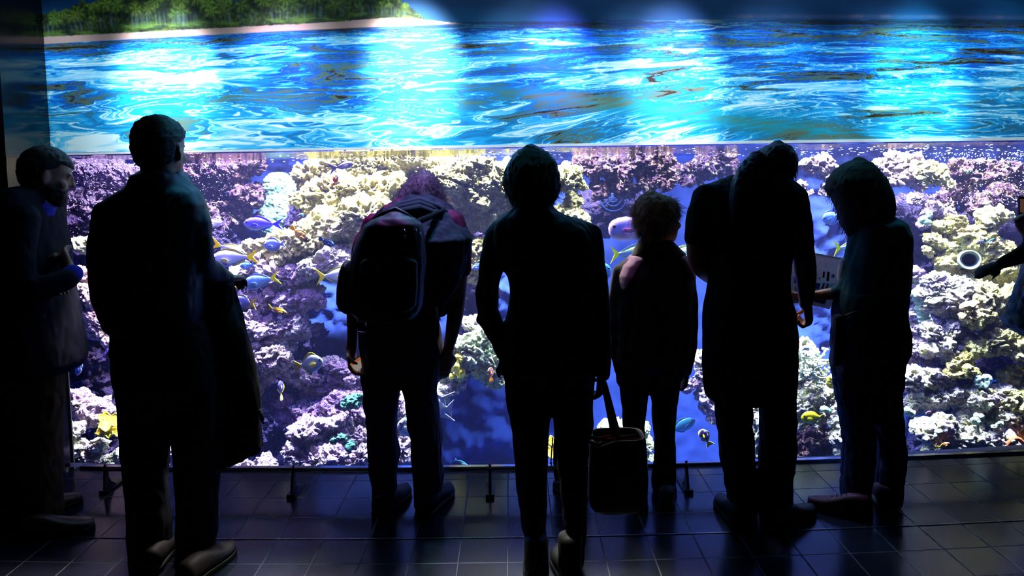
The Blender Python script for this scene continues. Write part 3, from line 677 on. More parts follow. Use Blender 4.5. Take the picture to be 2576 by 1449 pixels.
# yellow plate coral: wavy stacked discs with pale rims
def plate_coral(px, py, w_, h_, Y, tilt, seed):
    rs = np.random.RandomState(seed); c = at(px, py, Y); s = mpp(Y); V = []; nr, na = 9, 40
    for i in range(nr):
        r = (i + .3) / nr
        for j in range(na):
            t = 2 * math.pi * j / na; wob = 1 + .14 * math.sin(3 * t + seed) + .09 * math.sin(5 * t + 2 * seed) + .05 * math.sin(9 * t)
            x = r * wob * math.cos(t) * w_ * s; y = r * wob * math.sin(t) * w_ * s * .8
            z = .03 * r * r + (.012 * math.sin(6 * t + seed) * r ** 3) + y * tilt
            V.append(c + np.array([x, y, z]))
    V = np.array(V); up = V + [0, 0, .007]
    F = grid_faces(nr, na, True); n_ = len(V)
    F2 = F + [tuple(i + n_ for i in f[::-1]) for f in F] + [((nr - 1) * na + j, n_ + (nr - 1) * na + j, n_ + (nr - 1) * na + (j + 1) % na, (nr - 1) * na + (j + 1) % na) for j in range(na)]
    F2 += [tuple(range(na))[::-1], tuple(n_ + j for j in range(na))]
    return np.concatenate([up, V]), F2, c
m_plate = mat('ochre yellow plate coral', 'd6b83a', 'b4922c', .7, 40, bump=.3); m_rimc = mat('lemon coral rim', 'f0e83c', 'e6d82e', .6, 40)
for lab, pls in (('broad yellow plate coral behind the shoulder bag, topmost', [(275, 1072, 26, 1, 4.3, .75, 1), (296, 1075, 24, 1, 4.33, .8, 2), (262, 1060, 13, 1, 4.34, .8, 3)]),
                 ('small yellow plate coral just below the broad one', [(258, 1098, 15, 1, 4.3, .6, 4), (272, 1104, 12, 1, 4.28, .4, 5)]),
                 ('thin yellow plate coral edge peeping out beside the shoulder bag', [(297, 1098, 16, 1, 4.28, .35, 6)])):
    root = thing('plate_coral', at(pls[0][0], pls[0][1], pls[0][4]), lab, 'coral', 'yellow plate corals')
    for (px, py, w_, h_, Y, tl, sd) in pls:
        V, F, c = plate_coral(px, py, w_, h_, Y, tl, sd)
        obj('plate', V, F, m_plate, root); ring = V[8 * 40:9 * 40]
        MB().tube(np.concatenate([ring, ring[:1]]) - [0, 0, .003], .0042, 6).build('rim', m_rimc, root)
# yellow coral between the legs of the dark jacket
for lab, q in (('wavy yellow plate coral low between the navy trouser legs', (1388, 1150, 18, 1, 4.2, .5, 8)), ('pale arched coral above the wavy yellow plate coral', (1390, 1122, 12, 1, 4.22, .7, 9))):
    V, F, c = plate_coral(*q); root = thing('plate_coral', c, lab, 'coral', 'yellow plate corals'); obj('plate', V, F, m_plate, root); ring = V[8 * 40:9 * 40]
    MB().tube(np.concatenate([ring, ring[:1]]) - [0, 0, .003], .005, 6).build('rim', m_rimc, root)
# orange sponge arch at the right bottom
P = [at(2528 + 60 * t, 1126 - 24 * math.sin(math.pi * min(1, t * 1.1)), 4.08) for t in np.linspace(0, 1, 14)]
o = MB().tube(P, .012, 10).build('sponge_arch', mat('orange sponge', 'e8643a', 'd24a2a', .8, 40, bump=.3)); tag(o, 'orange arched sponge at the bottom right corner of the tank', 'sponge')
# pipe outlet in the rock, and the grate on the back wall
pc = at(2440, 654, 4.40); ax = np.array([-.46, -.85, .10]); ax /= np.linalg.norm(ax); m_pvc = mat('grey green plastic pipe', 'b8c8b0', '98ac98', .5, 30)
e1 = np.cross(ax, [0, 0, 1]); e1 /= np.linalg.norm(e1); e2 = np.cross(e1, ax)
def ringat(d, r, n=32): return [pc + ax * d + r * (math.cos(t) * e1 + math.sin(t) * e2) for t in np.linspace(0, 2 * math.pi, n, endpoint=False)]
prof = [(-.25, .060), (.0, .060), (.010, .060), (.012, .055), (.005, .050), (-.003, .052), (-.010, .045), (-.018, .047), (-.026, .041), (-.045, .040), (-.24, .030)]
V, F = loft([ringat(d, r) for d, r in prof], False)
root = thing('pipe_outlet', pc, 'round ribbed pipe outlet set in the yellow rock at the right', 'pipe'); obj('pipe', V, F, m_pvc, root)
V, F = loft([ringat(-.235, .032), ringat(-.24, .002)], True); obj('inner_cap', V, F, m_iron, root)
gc = at(1542, 498, 5.45); mbg = MB(); R0 = .10
def disc(r, n=28): return [gc + np.array([r * math.cos(t), -.02, r * math.sin(t)]) for t in np.linspace(0, 2 * math.pi, n + 1)]
for r in (R0, R0 * .62, R0 * .3): mbg.tube(disc(r), .006, 6)
for t in np.linspace(0, math.pi, 5)[:-1]: mbg.tube([gc + np.array([R0 * math.cos(t), -.02, R0 * math.sin(t)]), gc - np.array([R0 * math.cos(t), .02, R0 * math.sin(t)])], .005, 6)
o = mbg.build('drain_grate', mat('blue grey grate', '243f80', '1e3672', .7, 30)); tag(o, 'faint round grate on the dark rock left of the boy', 'grate')
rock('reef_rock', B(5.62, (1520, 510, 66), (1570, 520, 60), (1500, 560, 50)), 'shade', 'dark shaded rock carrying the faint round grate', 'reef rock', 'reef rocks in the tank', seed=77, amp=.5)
# bubbles and ripple glint beads under the surface
rs = np.random.RandomState(11); mb = MB(); b0 = ball((0, 0, 0), 1, 4, 6)
def bub(px, py, Y, r, ax_=1): mb.add(b0[0] * [r * ax_, r, r] + at(px, py, Y), b0[1])
for i in range(620):  # flat white beads standing in for ripple glints along the waterline
    px = rs.uniform(180, 2600); Y = gy((px - 1288) * 4 / 1800) + rs.uniform(.03, .12); zt = Z_WAT - rs.uniform(.012, .06)
    d = ray(px, 400); x = d[0] / d[1] * Y
    if rs.rand() > .35 + .65 * (.5 + .5 * math.sin(px * .013) * math.sin(px * .0071 + 1)): continue
    mb.add(b0[0] * [rs.uniform(.004, .010), .003, rs.uniform(.0012, .0026)] + np.array([x, Y, zt]), b0[1])
for i in range(900):
    px = 160 + rs.rand() ** 1.3 * 420; py = 412 + rs.rand() ** 1.8 * 190 ; bub(px, py, rs.uniform(4.05, 4.4), rs.uniform(.0008, .0022))
for i in range(700):
    px = 2620 - rs.rand() ** 1.6 * 330; py = 385 + rs.rand() ** 1.6 * 130; bub(px, py, rs.uniform(4.05, 4.4), rs.uniform(.001, .0036))
m_bub = mat('bubble and ripple glint white', 'f4f0ff', 'ffffff', .1, 20, spec=.8)
tag(mb.build('bubbles', m_bub), 'tiny white air bubbles, and white beads for ripple glints, under the water surface', 'bubbles', kind='stuff')
# ---------------------------------------------------------------- fish
m_fish = mat_attr('fish scales', .35, .5); m_eye = mat('glossy dark fish eye', '08080c', '101018', .1, 50, spec=.9)
_fm = {}
def fin_mat(h):
    if h not in _fm: _fm[h] = mat('fin ' + h, h, h, .5, 40, bump=.3, bscale=200)
    return _fm[h]
BODY = {  # station (0 nose .. 1 tail root): half heights above and below the axis, as share of the greatest
 'slim': ([0, .04, .12, .25, .45, .65, .85, 1], [.05, .30, .62, .90, 1, .80, .42, .20], [.05, .26, .60, .92, 1, .74, .36, .20], .50),
 'oval': ([0, .05, .15, .3, .5, .7, .88, 1], [.08, .42, .74, .95, 1, .86, .46, .17], [.06, .34, .68, .93, 1, .84, .42, .17], .36),
 'diamond': ([0, .06, .2, .42, .6, .8, .93, 1], [.10, .40, .74, 1, .92, .52, .22, .15], [.08, .36, .70, .95, 1, .54, .2, .15], .24),
 'blunt': ([0, .03, .1, .25, .45, .65, .85, 1], [.30, .56, .80, .98, 1, .85, .48, .16], [.22, .48, .72, .95, 1, .84, .44, .16], .42),
}
TAILS = {  # outline of the tail fin, x backwards from the root, z, in tail heights
 'fork': [(0, .14), (-.30, .40), (-.95, 1.0), (-.62, .35), (-.48, 0), (-.62, -.35), (-.95, -1.0), (-.30, -.40), (0, -.14)],
 'fan': [(0, .18), (-.5, .62), (-1, .72), (-1.12, .3), (-1.1, 0), (-1.12, -.3), (-1, -.72), (-.5, -.62), (0, -.18)],
 'dent': [(0, .16), (-.45, .55), (-.95, .95), (-.86, .3), (-.8, 0), (-.86, -.3), (-.95, -.95), (-.45, -.55), (0, -.16)],
}
def plate(poly, th, y0=0.0):
    n = len(poly); P = np.array(poly); c = P.mean(0)
    V = [(x, y0 + th, z) for x, z in poly] + [(x, y0 - th, z) for x, z in poly] + [(c[0], y0 + th * 1.8, c[1]), (c[0], y0 - th * 1.8, c[1])]
    F = [(i, (i + 1) % n, 2 * n) for i in range(n)] + [(n + (i + 1) % n, n + i, 2 * n + 1) for i in range(n)] + [(i, n + i, n + (i + 1) % n, (i + 1) % n) for i in range(n)]
    return np.array(V), F
def fish(label, px, py, L, H, Y, ang, shape, top, side, belly, tailc, tail='fork', tsz=.30, thh=.5, fins=None, stripes=None, yaw=0, dorsal=.35, anal=.3, pec=True, grp='fish in the reef tank', finlong=None, rear=None, name='reef_fish'):
    """px,py body centre, L body length and H body height in picture pixels, ang heading (degrees, 0 = right, 90 = up)"""
    s = mpp(Y); l = L * s; h = H * s / 2; xs_, tp, bt, fat = BODY[shape]; fins = fins or tailc
    a = math.radians(ang); dx, dz = math.cos(a), math.sin(a)
    X_ = np.array([dx, 0, dz]); Z_ = np.array([-dz, 0, dx])
    if Z_[2] < -1e-6 or (abs(Z_[2]) < .2 and Z_[0] > 0 and Z_[2] < .2 and dx < 0): Z_ = -Z_
    Y_ = np.cross(Z_, X_)
    R = np.stack([X_, Y_, Z_], 1)
    if yaw:
        c, s_ = math.cos(math.radians(yaw)), math.sin(math.radians(yaw)); R = np.array([[c, -s_, 0], [s_, c, 0], [0, 0, 1]]) @ R
    c0 = at(px, py, Y)
    def W(V): return np.asarray(V) @ R.T + c0
    root = thing(name, c0, label, 'fish', grp)
    ns, nr = 26, 16; t = np.linspace(0, 1, ns); V = []; C = []
    ct, csd, cb = srgb(top), srgb(side), srgb(belly); cr = srgb(rear) if rear else None
    for i in range(ns):
        u = np.interp(t[i], xs_, tp) * h; d = np.interp(t[i], xs_, bt) * h; wdt = (u + d) / 2 * fat * (1 - .35 * t[i])
        for j in range(nr):
            q = 2 * math.pi * j / nr; z = math.sin(q); zz_ = (u if z > 0 else d) * z
            V.append((l / 2 - t[i] * l, wdt * math.cos(q), zz_))
            col = csd + (ct - csd) * sstep(.25, .75, z) if z > 0 else csd + (cb - csd) * sstep(.15, .8, -z)
            if cr is not None: col = col + (cr - col) * sstep(.55, .95, t[i] + .15 * z)
            for st in stripes or ():
                k_ = np.exp(-((t[i] + st[3] * z * .12 - st[0]) / st[1]) ** 4); col = col + (srgb(st[2]) - col) * k_
            C.append(col)
    F = grid_faces(ns, nr, True) + [tuple(range(nr))[::-1], tuple((ns - 1) * nr + j for j in range(nr))]
    o = obj('body', W(V), F, m_fish, root); set_col(o, C)
    th = max(.0012, l * .008)
    tl = l * tsz; tz = h * 2 * thh
    obj('tail_fin', W(plate([(-l / 2 + .01 * l + x * tl, z * tz) for x, z in TAILS[tail]], th)[0]), plate(TAILS[tail], th)[1], fin_mat(tailc), root, smooth=False)
    if dorsal:
        q = [(l * .26, np.interp(.24, xs_, tp) * h * .9)] + [(l / 2 - l * u, np.interp(u, xs_, tp) * h * .93 + h * dorsal * (math.sin(math.pi * (u - .24) / .72) ** .6 if u < .93 else .25)) for u in (.3, .4, .52, .64, .76, .88, .93)] + [(l / 2 - l * .94, np.interp(.94, xs_, tp) * h * .8)]
        if finlong: q[-4:-1] = [(l / 2 - l * .7, h * 1.1), (-l * finlong * .8, h * 1.75), (-l * finlong * .35, h * .9)]
        V_, F_ = plate(q, th); obj('dorsal_fin', W(V_), F_, fin_mat(fins), root, smooth=False)
    if anal:
        q = [(l / 2 - l * u, -np.interp(u, xs_, bt) * h * .93 - h * anal * math.sin(math.pi * (u - .52) / .46) ** .7 if .53 < u < .97 else -np.interp(u, xs_, bt) * h * .85) for u in (.52, .6, .68, .76, .84, .92, .98)]
        if finlong: q[-3:-1] = [(-l * finlong, -h * 1.15), (-l * .45, -h * .55)]
        V_, F_ = plate(q[::-1], th); obj('anal_fin', W(V_), F_, fin_mat(fins), root, smooth=False)
    if L > 18:
        nearY = -1 if Y_[1] > 0 else 1                               # the side towards the window
        for sd in (1, -1):
            xe = .13; ze = np.interp(xe, xs_, tp) * h * .42; we = (np.interp(xe, xs_, tp) + np.interp(xe, xs_, bt)) / 2 * h * fat * .93
            V_, F_ = ball((0, 0, 0), (h * .13, h * .07, h * .13), 6, 10); obj('eye', W(V_ + [l / 2 - xe * l, sd * we, ze]), F_, m_eye, root)
        if pec:
            w0 = h * fat * .95; q = [(l * .2, -h * .05), (l * .14, h * .1), (0, h * .02), (-l * .06, -h * .2), (l * .02, -h * .3), (l * .14, -h * .2)]
            for sd in (1, -1):
                V_, F_ = plate(q, th * .8, 0); V_[:, 1] += sd * (w0 + (l * .2 - V_[:, 0]) * .35); obj('pectoral_fin', W(V_), F_, fin_mat(pec if isinstance(pec, str) else fins), root, smooth=False)
    return root
YT = 'f2d41c'
fish('blue fusilier shaped fish with a deep blue back in front of the green slab', 650, 563, 76, 34, 4.25, 178, 'slim', '5a4ae0', '6e6ce4', 'c4d2f4', '5244cc', tsz=.36, thh=.48, fins='5a50d0')
fish('small silver fish with a forked tail beside the teal shirt shoulder', 540, 562, 36, 21, 4.3, 182, 'slim', 'a9a6d8', 'c9c6ea', 'e8e6f6', 'd8d4ee', tsz=.5, thh=.75)
fish('slender yellow tailed fish half behind the teal sleeve, heading right', 586, 628, 66, 24, 4.3, -18, 'slim', 'c8c060', '9ab0c8', 'c8d8ee', YT, tsz=.42, thh=.72, fins='c8c060')
fish('large yellow tailed fish in front of the teal sleeve, heading left', 576, 650, 92, 44, 4.2, 183, 'slim', '948a70', '9a98d0', 'c4bee6', 'ffd014', tsz=.36, thh=.46, fins='a89858')
fish('small blue fish partly hidden below the large yellow tailed fish', 618, 668, 30, 18, 4.35, 190, 'slim', '3f5fb8', '5a86d8', '8ab0e6', '4a70c8')
fish('pale blue oval fish on the bright sloping ledge', 685, 616, 44, 31, 4.2, 187, 'oval', '86a0e0', '9ab4ea', 'c0d4f4', '8aa4e0', tsz=.28, thh=.35)
fish('brown fish with pale lines and an orange tail on the bright ledge', 759, 594, 46, 22, 4.25, -42, 'oval', '5a4a34', '6a5a3c', '8a7a50', 'f0a820', 'fan', tsz=.3, thh=.4, stripes=[(.3, .025, 'b8a878', 0), (.5, .025, 'b8a878', 0), (.7, .025, 'b8a878', 0)], fins='d8a030', rear='e8b038')
fish('small navy fish on the right of the bright ledge', 826, 611, 32, 17, 4.25, -28, 'oval', '1c2a4a', '24385e', '30508a', '243860', 'fan', stripes=[(.2, .06, '3a8ad0', 0)])
fish('small dark fish with a turquoise head patch at the top of the bright ledge', 751, 547, 32, 15, 4.4, 32, 'oval', '3a3040', '4a3c4c', '5a4a58', '3a3040', 'fan', stripes=[(.12, .06, '3ad0c0', 0)])
fish('blue grey yellow tailed fish in the middle of the shoal', 646, 709, 72, 37, 4.2, 192, 'slim', '5a7cc0', '7090d0', 'a0b8e6', 'f0e030', tsz=.36, thh=.5, fins='6a84b8')
fish('yellow tailed fish half behind the backpack', 852, 693, 72, 38, 4.25, 3, 'slim', '8a8a70', '9a98b8', 'd8d0d8', 'f0cc28', tsz=.34, thh=.58, fins='a8a068')
fish('lowest yellow tailed fish beside the dark overcoat', 606, 760, 46, 33, 4.2, 174, 'oval', '6f74c0', '8086cc', 'a8a8dc', 'f0c828', tsz=.4, thh=.5, fins='a09a90')
fish('little yellow fish with a striped black and white head', 704, 783, 40, 15, 4.15, -20, 'slim', 'f0b81c', 'f0c040', 'e0d0b0', 'f8cc18', tsz=.36, thh=.6, stripes=[(.08, .05, '10182a', 0), (.16, .03, 'd8e4f4', 0), (.25, .04, '14203a', 0)], fins='f0c030')
fish('yellow tip of a small fish beside the dark overcoat', 584, 724, 20, 12, 4.25, 190, 'slim', 'd89a30', 'c88a50', 'b87a60', 'f0c830', tsz=.5, thh=.8)
fish('silver diamond shaped fish with yellow fins', 785, 914, 58, 47, 4.15, 10, 'diamond', 'a8b8c0', 'c8d8dc', 'dce4d8', 'e0d028', 'dent', tsz=.30, thh=.36, fins='d8c830')
fish('small dark fish with blue bands and yellow fins hanging head up', 706, 974, 34, 18, 4.15, 92, 'oval', '4a3a7a', '5a4a8a', '7a6a9a', 'e8d890', 'fan', fins='e8c040', stripes=[(.18, .05, '5a70f0', 0), (.5, .05, '6a80f0', 0)], tsz=.5, thh=.35, yaw=55)
fish('thin violet fish slanting in the blue gap on the left', 265, 889, 30, 6, 4.3, 58, 'slim', '8a4ac0', '9a58cc', 'b070d8', '8a4ac0', tsz=.25)
fish('blue fish half behind the blazer hem', 199, 926, 40, 17, 4.2, 250, 'slim', '3a4ac0', '5a6ad8', 'a0a8e8', '8ab0d8', tsz=.5, thh=.7)
fish('red orange clownfish with pale blue bands below the pale green rock', 1234, 937, 26, 17, 4.15, 96, 'blunt', 'd83a20', 'e0482a', 'e86a30', 'f08a28', 'fan', stripes=[(.22, .06, 'a8c4ff', 0), (.6, .05, 'a8c4ff', 0)], fins='f0962c', tsz=.4, thh=.5, yaw=40)
fish('white fish with long trailing fins half behind the grey trouser knee', 1098, 1024, 54, 52, 4.15, 172, 'diamond', 'd8e4ec', 'e6eef4', 'f2f6fa', 'e6eef4', 'dent', finlong=.95, dorsal=.4, anal=.4)
fish('white fish with a grey band between the grey trouser legs', 1028, 1073, 58, 54, 4.15, 172, 'diamond', 'd0dce4', 'e0e8ee', 'eef2f4', 'd8d890', 'dent', stripes=[(.22, .04, '6a7888', -1)], fins='d8dcd0')
fish('slim blue and yellow wrasse near the foot rail', 1164, 1165, 34, 7, 4.1, -28, 'slim', '2a6ad0', 'f0e030', 'd8e8f8', '2a78d8', tsz=.2)
fish('big pinkish violet fish with a raised fin beside the boy', 1584, 575, 106, 62, 4.2, 186, 'blunt', 'a884c8', 'b890d0', 'd8b8dc', 'a880c4', 'dent', tsz=.2, thh=.3, dorsal=.12, anal=.12, fins='a080c0', pec='a85a88')
fish('blue fish with a bright yellow tail beside the boy', 1602, 637, 92, 40, 4.15, 2, 'slim', 'b8c060', '6a80c8', 'c8d4ec', 'f0e020', tsz=.26, thh=.58, fins='8a96c0')
fish('pale blue fish between the boy collar and the tunic sleeve', 1722, 641, 70, 42, 4.15, 4, 'slim', 'c8d080', 'a0b4e0', 'd0dcf0', 'e0d850', fins='c8d090')
fish('pale fish with a turquoise edge between the dark jacket and the boy', 1516, 684, 46, 44, 4.15, 12, 'oval', '40a8d0', '4a70b8', '5a80c0', '40a0d0')
fish('light blue fish under the bent elbow of the bowed woman', 1752, 684, 50, 22, 4.2, 176, 'slim', '4a80c8', '6aa4dc', 'a0ccea', '5a90d0')
fish('faint teal fish low in the blue gap right of the boy', 1722, 1069, 60, 31, 4.6, 24, 'oval', '2a6a9a', '3a80a8', '4a90b4', '2a6a9a', fins='2a6a9a')
fish('dark clownfish with yellow fins low in the blue gap', 1771, 1096, 36, 25, 4.1, 122, 'blunt', '3a2a6a', '4a3070', 'd8b030', 'f8e020', 'dent', stripes=[(.2, .05, '8aa0ff', 0), (.55, .05, '7a8cff', 0)], fins='f0d020', tsz=.42, thh=.5)
fish('bright yellow butterfly shaped fish near the long dark tunic', 2039, 1050, 48, 33, 4.12, 180, 'oval', 'f0ea10', 'f4ee18', 'f6ee10', 'e8c848', 'fan', stripes=[(.14, .018, '3a3a20', 0), (.5, .010, 'c8c030', .8), (.58, .010, 'c8c030', .8), (.66, .010, 'c8c030', .8), (.74, .010, 'c8c030', .8)], fins='f0e81c', tsz=.18, thh=.3, dorsal=.1, anal=.1)
fish('pale blue oval fish beside the bob haircut', 2089, 548, 42, 32, 4.3, 196, 'oval', '5a86d0', '6c9adc', '8cb8e8', '6a94d8', tsz=.25, thh=.3)
fish('yellow tailed fish half behind the teal cardigan', 2142, 622, 58, 26, 4.2, 2, 'slim', 'c8cc58', '8ab0d8', 'c8dcf0', 'e8ea20', tsz=.3, thh=.85, fins='b8c878')
fish('tiny black and white banded damselfish above the pipe', 2468, 607, 15, 12, 4.3, 195, 'oval', 'e4ecf4', 'e4ecf4', 'e4ecf4', '20283a', 'fan', stripes=[(.12, .07, '1c2436', 0), (.45, .08, '1c2436', 0), (.78, .07, '1c2436', 0)], fins='2a3040')
fish('tiny turquoise fish right of the pipe', 2494, 604, 17, 4, 4.3, 32, 'slim', '4ab8d0', '6ad0e0', 'a0e0e8', '4ab8d0')
fish('small orange and pink fish low at the right', 2377, 1119, 27, 10, 4.06, 20, 'slim', 'f06a90', 'f0904a', 'f0c040', 'f0c830', tsz=.3)
fish('tiny pink fish above the pale rock at the tank bottom', 2337, 1037, 12, 6, 4.1, 15, 'slim', 'f07ab0', 'f08ab8', 'f8b0c8', 'f0a0c0')
fish('red clownfish with a pale blue band under the waterline', 845, 449, 22, 14, 4.5, 68, 'blunt', 'd84830', 'd04a34', 'e0683c', 'e06030', 'fan', stripes=[(.3, .10, '8fd8e8', 0)])
fish('lilac white fish with a drooping tail just under the waterline', 868, 416, 46, 19, 4.3, 12, 'slim', 'c8bcf0', 'dcd4f6', 'f4f0fc', 'd4c8f0', tsz=.5, thh=.9, fins='c8bcea')
fish('light blue fish between the draped sweater and the dark sleeve', 1200, 672, 26, 16, 4.3, 200, 'oval', '7aa4dc', '98bce8', 'c0d8f0', '80a8dc')
fish('small blue fish above the bushy white coral', 2027, 877, 17, 7, 4.25, 20, 'slim', '7ab8e0', '98d0ec', 'c0e4f4', '7ab8e0')
# ---------------------------------------------------------------- figures: building blocks
def vnormals(me):
    a = np.empty(len(me.vertices) * 3, np.float32); me.vertices.foreach_get('normal', a); return a.reshape(-1, 3)
def remesh(name, mb, vox, m, parent, wrinkle=0, smooth=3, wscale=(14, 14, 7), seed=0):
    """fuse overlapping closed pieces into one continuous skin"""
    V, F = mb.arr(); me = mesh('tmp', V, F); o = bpy.data.objects.new('tmp', me); COL.objects.link(o)
    r = o.modifiers.new('r', 'REMESH'); r.mode = 'VOXEL'; r.voxel_size = vox; r.adaptivity = 0
    if smooth:
        s = o.modifiers.new('s', 'SMOOTH'); s.factor = .5; s.iterations = smooth
    dg = bpy.context.evaluated_depsgraph_get(); dg.update()
    nm = bpy.data.meshes.new_from_object(o.evaluated_get(dg)); bpy.data.objects.remove(o); bpy.data.meshes.remove(me)
    n = len(nm.vertices); P = np.empty(n * 3, np.float32); nm.vertices.foreach_get('co', P); P = P.reshape(-1, 3).astype(float)
    if wrinkle:
        N = vnormals(nm); q = P * np.array(wscale) + seed * 5.3
        P = P + N * ((np.abs(perlin(q + .6 * perlin(q * .5 + 9)[:, None])) - .25) * wrinkle)[:, None]
        P = P + N * (perlin(q * 2.6) * wrinkle * .25)[:, None]
    P -= np.array(parent_world(parent)); nm.vertices.foreach_set('co', P.astype(np.float32).ravel())
    nm.polygons.foreach_set('use_smooth', np.ones(len(nm.polygons), bool)); nm.materials.clear(); nm.materials.append(m); nm.update()
    ob = bpy.data.objects.new(name, nm); COL.objects.link(ob); ob.parent = parent; nm.name = name
    return ob
def parent_world(p):
    w = np.zeros(3)
    while p is not None: w += np.array(p.location); p = p.parent
    return w
def rows(spec, Y, t, dy=0, n=24, shrink=1.0, power=2.3, capr=True):
    """horizontal slices: (py, left px, right px[, half depth m[, extra distance]])"""
    R = []
    for s in spec:
        tt = (s[3] if len(s) > 3 and s[3] else t); yy = Y + dy + (s[4] if len(s) > 4 else 0)
        c = at((s[1] + s[2]) / 2, s[0], yy); hw = (s[2] - s[1]) / 2 * mpp(yy)
        hw = max(hw - (1 - shrink) * .11, hw * .5); tt = max(tt - (1 - shrink) * .11, tt * .5)
        a = np.linspace(0, 2 * math.pi, n, endpoint=False); ca, sa = np.cos(a), np.sin(a)
        k = (np.abs(ca) ** power + np.abs(sa) ** power) ** (-1 / power)
        R.append(np.stack([c[0] + hw * k * ca, c[1] + tt * k * sa, c[2] + 0 * a], 1))
    if R[0][0, 2] > R[-1][0, 2]: R = R[::-1]                          # build upwards
    if capr:
        def cap(A, s_, dz): c = A.mean(0); B_ = c + (A - c) * s_; B_[:, 2] += dz; return B_
        h = .5 * (R[-1][:, 1].max() - R[-1][:, 1].min())
        R = [cap(R[0], .6, -.006)] + R + [cap(R[-1], .8, min(h * .18, .012)), cap(R[-1], .4, min(h * .3, .018))]
    return loft(R)
def limb(spec, Y, ratio=1.0, n=16, shrink=1.0, dy=0, round_=True):
    """rounded tube through (px, py, half width px[, extra distance])"""
    P = []; r = []
    for s in spec:
        yy = Y + dy + (s[3] if len(s) > 3 else 0); P.append(at(s[0], s[1], yy)); r.append(s[2] * mpp(yy) * shrink)
    P = np.array(P); r = np.array(r)
    # resample smoothly
    d = np.concatenate([[0], np.cumsum(np.linalg.norm(np.diff(P, axis=0), axis=1))]); k = max(8, int(d[-1] / .03)); tt = np.linspace(0, d[-1], k)
    P = np.stack([np.interp(tt, d, P[:, i]) for i in range(3)], 1); r = np.interp(tt, d, r)
    for _ in range(2):
        P[1:-1] = (P[:-2] + 2 * P[1:-1] + P[2:]) / 4; r[1:-1] = (r[:-2] + 2 * r[1:-1] + r[2:]) / 4
    T = np.gradient(P, axis=0); T /= np.linalg.norm(T, axis=1)[:, None]
    R = []; a = np.linspace(0, 2 * math.pi, n, endpoint=False)
    def ringf(c, T_, rr):
        yv = np.array([0, 1.0, 0]); yv = yv - T_ * (yv @ T_); ln = np.linalg.norm(yv)
        if ln < .2: yv = np.array([0, 0, 1.0]) - T_ * T_[2]; ln = np.linalg.norm(yv)
        yv /= ln; xv = np.cross(T_, yv)
        return c + rr * (np.cos(a)[:, None] * xv + np.sin(a)[:, None] * yv * ratio)
    if round_: R += [ringf(P[0] - T[0] * r[0] * .75, T[0], r[0] * .35), ringf(P[0] - T[0] * r[0] * .45, T[0], r[0] * .8)]
    R += [ringf(P[i], T[i], r[i]) for i in range(len(P))]
    if round_: R += [ringf(P[-1] + T[-1] * r[-1] * .45, T[-1], r[-1] * .8), ringf(P[-1] + T[-1] * r[-1] * .75, T[-1], r[-1] * .35)]
    return loft(R)
HEADR = [(-.118, .018, .062, -.005), (-.110, .034, .076, -.022), (-.095, .047, .083, -.040), (-.078, .057, .086, -.055), (-.06, .064, .087, -.07), (-.035, .070, .085, -.088), (-.008, .074, .083, -.097),
         (.015, .0765, .091, -.101), (.04, .077, .092, -.101), (.065, .073, .084, -.094), (.088, .061, .066, -.079), (.104, .043, .044, -.057), (.114, .022, .020, -.032), (.117, .006, .004, -.016)]
def head_rot(yaw, pitch, roll):
    y, p, r = (math.radians(v) for v in (yaw, pitch, roll))
    Rz = np.array([[math.cos(y), math.sin(y), 0], [-math.sin(y), math.cos(y), 0], [0, 0, 1]])
    Rx = np.array([[1, 0, 0], [0, math.cos(p), math.sin(p)], [0, -math.sin(p), math.cos(p)]])
    Ry = np.array([[math.cos(r), 0, math.sin(r)], [0, 1, 0], [-math.sin(r), 0, math.cos(r)]])
    return Rz @ Rx @ Ry
def head(mb, c, s, R, neck_to=None, neck_r=.056):
    """head with brow, eyes, nose, lips, chin and ears; faces +y before turning"""
    def W(V): return (np.asarray(V) * s) @ R.T + c
    a = np.linspace(0, 2 * math.pi, 28, endpoint=False); rg = []
    for z, hw, f, b in HEADR:
        cy = (f + b) / 2; hd = (f - b) / 2; k = (np.abs(np.cos(a)) ** 2.25 + np.abs(np.sin(a)) ** 2.25) ** (-1 / 2.25)
        rg.append(np.stack([hw * k * np.cos(a), cy + hd * k * np.sin(a), z + 0 * a], 1))
    V, F = loft(rg); mb.add(W(V), F)
    for c_, r_ in (((0, .098, -.022), (.013, .020, .014)), ((0, .094, -.002), (.008, .014, .026)), ((.011, .089, -.027), (.009, .012, .009)), ((-.011, .089, -.027), (.009, .012, .009)),
                   ((0, .084, -.055), (.023, .011, .007)), ((0, .082, -.066), (.019, .011, .008)), ((0, .076, -.098), (.020, .016, .015)),
                   ((.030, .078, .016), (.026, .016, .009)), ((-.030, .078, .016), (.026, .016, .009)), ((.031, .076, -.002), (.013, .012, .011)), ((-.031, .076, -.002), (.013, .012, .011)),
                   ((.046, .052, -.03), (.024, .028, .022)), ((-.046, .052, -.03), (.024, .028, .022))):
        V, F = ball(c_, r_, 8, 12); mb.add(W(V), F)
    for sd in (1, -1):
        V, F = ball((0, 0, 0), (.009, .020, .033), 8, 12); Rt = np.array(Euler((math.radians(-10), 0, math.radians(24 * sd))).to_matrix())
        mb.add(W(V @ Rt.T + [sd * .079, -.012, -.012]), F)
    if neck_to is not None:
        p0 = W([[0, -.022, -.045]])[0]; mb.tube([p0 * 1.0, p0 * .6 + np.array(neck_to) * .4, neck_to], [neck_r * s, neck_r * s, neck_r * s * 1.15], 18)
